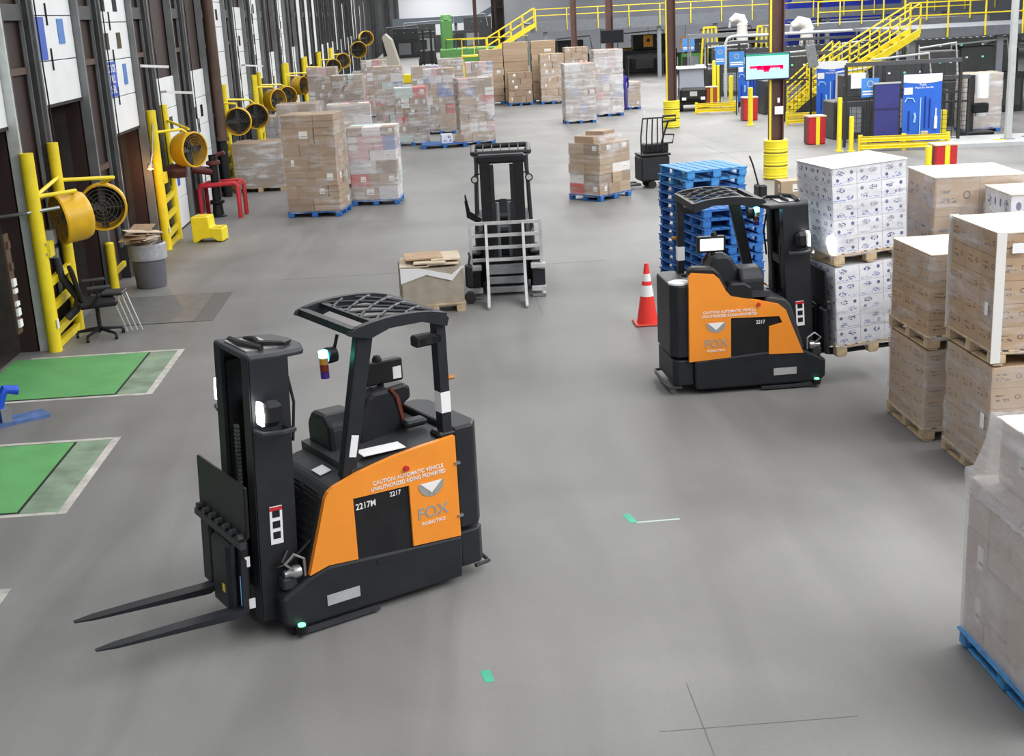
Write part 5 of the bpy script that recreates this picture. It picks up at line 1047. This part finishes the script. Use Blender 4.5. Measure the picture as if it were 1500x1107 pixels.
# yellow totes and signs by the walkway, with two workers
for i, (x, y, lab) in enumerate(((13.9,92.5,'stack of yellow totes left of the walking worker'),(15.0,92.8,'stack of yellow totes nearest the walking worker'))):
    t = thing('tote_stack', lab, 'tote stack', (x,y,0))
    for k in range(4): MB().prism([(-.42,0),(.42,0),(.48,.36),(-.48,.36)], -.35, .35).obj('tote', fanyel, t); t.children[-1].location.z = k*.42
for x, y, z, lab in ((14.6,86.5,2.15,'orange hanging square sign left of the walking worker'),(16.6,84.0,2.0,'orange hanging square sign right of the walking worker')): t = thing('hanging_sign', lab, 'sign', (x,y,z)); box('plate', (0,0,0), (.62,.04,.75), M('sign_orange', (.8,.35,.02), .5), t); MB().lathe([(0,0),(.12,0),(.12,.01),(0,.01)], (0,-.03,.05), 10, 'y').obj('pictogram', black, t); MB().cyl((0,0,.37),(0,0,1.2),.015,6).obj('hanger', gridm, t)
def person(label, x, y, rz, top, legs, stride=.22):
    t = thing('person', label, 'person', (x,y,0), R(rz))
    me = bpy.data.meshes.new('body')
    J = [(0,0,.95),(0,0,1.2),(0,0,1.42),(0,0,1.52),(0,-.02,1.62),(0,-.02,1.72),(.1,0,.92),(.11,-stride,.5),(.11,-stride*.9,.08),(.11,-stride-.16,.04),(-.1,0,.92),(-.11,stride*.8,.5),(-.11,stride*1.4,.1),(-.11,stride*1.2,.04),(.19,0,1.42),(.25,.08,1.14),(.24,-.08,.92),(-.19,0,1.42),(-.25,-.06,1.14),(-.24,-.2,.95)]
    Ed = [(0,1),(1,2),(2,3),(3,4),(4,5),(0,6),(6,7),(7,8),(8,9),(0,10),(10,11),(11,12),(12,13),(2,14),(14,15),(15,16),(2,17),(17,18),(18,19)]
    Rr = [.15,.14,.15,.06,.1,.08,.1,.075,.05,.05,.1,.075,.05,.05,.07,.05,.04,.07,.05,.04]
    me.from_pydata(J, Ed, []); o = bpy.data.objects.new('body', me); COL.objects.link(o); o.parent = t
    sk_ = o.modifiers.new('skin', 'SKIN'); 
    for i, v in enumerate(me.skin_vertices[0].data): v.radius = (Rr[i], Rr[i]*.85); v.use_root = (i == 0)
    o.modifiers.new('subsurf', 'SUBSURF').levels = 1; me.materials.append(top)
    MB().lathe([(0,.1),(.085,.06),(.105,-.02),(.1,-.06)], (0,-.01,1.7), 12).obj('hair', black, t, smooth=True); MB().lathe([(0,.11),(.075,.08),(.09,0),(.07,-.08),(0,-.11)], (0,-.03,1.65), 12).obj('face', skin, t, smooth=True)
    for sx, st_ in ((.105,-stride),(-.105,stride*.8)): MB().tube([(sx*.95,0,.96),(sx*1.05,st_,.5),(sx*1.05,st_*1.15,.1)], [.115,.09,.07], 10).obj('trouser_leg', legs, t, smooth=True)
    return t
person('worker in a dark top and tan trousers walking away under the mezzanine', 12.0, 87.0, 170, M('dark_brown_top', (.08,.05,.04), .8), M('tan_trousers', (.3,.2,.09), .8))
person('worker in a blue top beside the far wrapped pair', 8.5, 57.3, 180, M('blue_top', (.03,.02,.25), .8), M('blue_trousers', (.05,.05,.2), .8), .1)
# ================================================================== far left background
gl_ = thing('scissor_lift', 'green machine with a tall upright arm beyond the far cartons', 'lift', (1.75,112,0)); box('base', (3.0,0,.85), (7.5,1.6,1.7), green, gl_, ch=.1); box('upright_arm', (-.1,0,2.4), (1.0,1.0,3.4), green, gl_, ch=.15); MB().lathe([(.0,.5),(.4,.4),(.52,0)], (-.1,0,4.05), 14).obj('rounded_head', green, gl_, smooth=True)
for i in range(9): box('railing_post', (-.2+i*.85,-.7,2.0), (.08,.08,.9), M('dark_green', (.03,.1,.03), .5), gl_)
MB().bar((-.2,-.7,2.45),(6.8,-.7,2.45), .08, .08).obj('railing', yellow, gl_)
df = thing('distant_forklift', 'small dark distant forklift at the far end of the aisle', 'forklift', (-.05,118,0), R(0)); box('body', (0,.9,.9), (1.5,2.2,1.2), gridm, df, ch=.1); box('roof', (0,.9,3.0), (1.5,1.8,.15), gridm, df)
for x in (-.7,.7): box('roof_post', (x,.1,2.2), (.16,.16,1.6), gridm, df); MB().cyl((x-.15,.2,.4),(x+.15,.2,.4),.4,14).obj('wheel', rubber, df)
for x in (-.35,.35): box('mast', (x,-.3,1.7), (.2,.2,3.2), black, df)
al = thing('loading_chute', 'pale leaning conveyor chute beyond the wrapped loads', 'chute', (-1.9,92,0), R(-10)); MB().prism([(-1.2,.2),(.2,.2),(-.6,3.0),(-1.0,3.4),(-1.2,3.2),(-.9,1.9),(-2.3,1.7),(-2.3,1.4),(-.75,1.1)], -.4, .4).obj('chute_body', M('putty_paint', (.5,.47,.4), .6), al); box('base', (.3,0,.3), (1.6,.9,.6), yellow, al, ch=.05); box('side_table', (-2,0,.9), (3,.8,.15), lgrey, al)
for x in (-3.4,-2.4): box('leg', (x,0,.42), (.1,.7,.85), lgrey, al)
fd = thing('distant_conveyor', 'grey inclined conveyor rising toward the white end wall', 'conveyor', (5.2,190,0)); MB().prism([(-10,3.2),(2,3.2),(10,7.5),(10,8.2),(2,4.2),(-10,4.2)], -1, 1).obj('conveyor_bed', M('conveyor_blue_grey', (.16,.2,.24), .5), fd)
for x in (-9,-5,-1,3,7): box('trestle', (x,0,1.6), (.4,.8,3.4), M('trestle_grey', (.15,.17,.2), .5), fd)
for i, (x, y, h, w_, m_, lab) in enumerate(((-2.6,150,3.2,5,gridm,'dark machine row at the far end, left part'),(0,165,3.5,7,djamb,'dark machine row at the far end, right part'),(6,175,4,6,djamb,'dark machine row at the far end beside the far column'))): machine(lab, x, y, w_, 2, h, m_)
hb = [(-1.2,200,9.3),(1.4,240,9.6)]
for i, (x, y, z) in enumerate(hb): t = thing('high_bay_lamp', ('bright round lamp in front of the white end wall', 'second bright lamp high on the white end wall')[i], 'lamp', (x,y,z)); MB().lathe([(0,0),(.9,0),(.9,.12),(0,.12)], (0,0,0), 16).obj('lens', M('lamp_glow', (1,1,1), .3, emit=(1,1,1), es=20), t); MB().lathe([(.9,.13),(.6,.6),(0,.6)], (0,0,0), 16).obj('housing', lgrey, t)
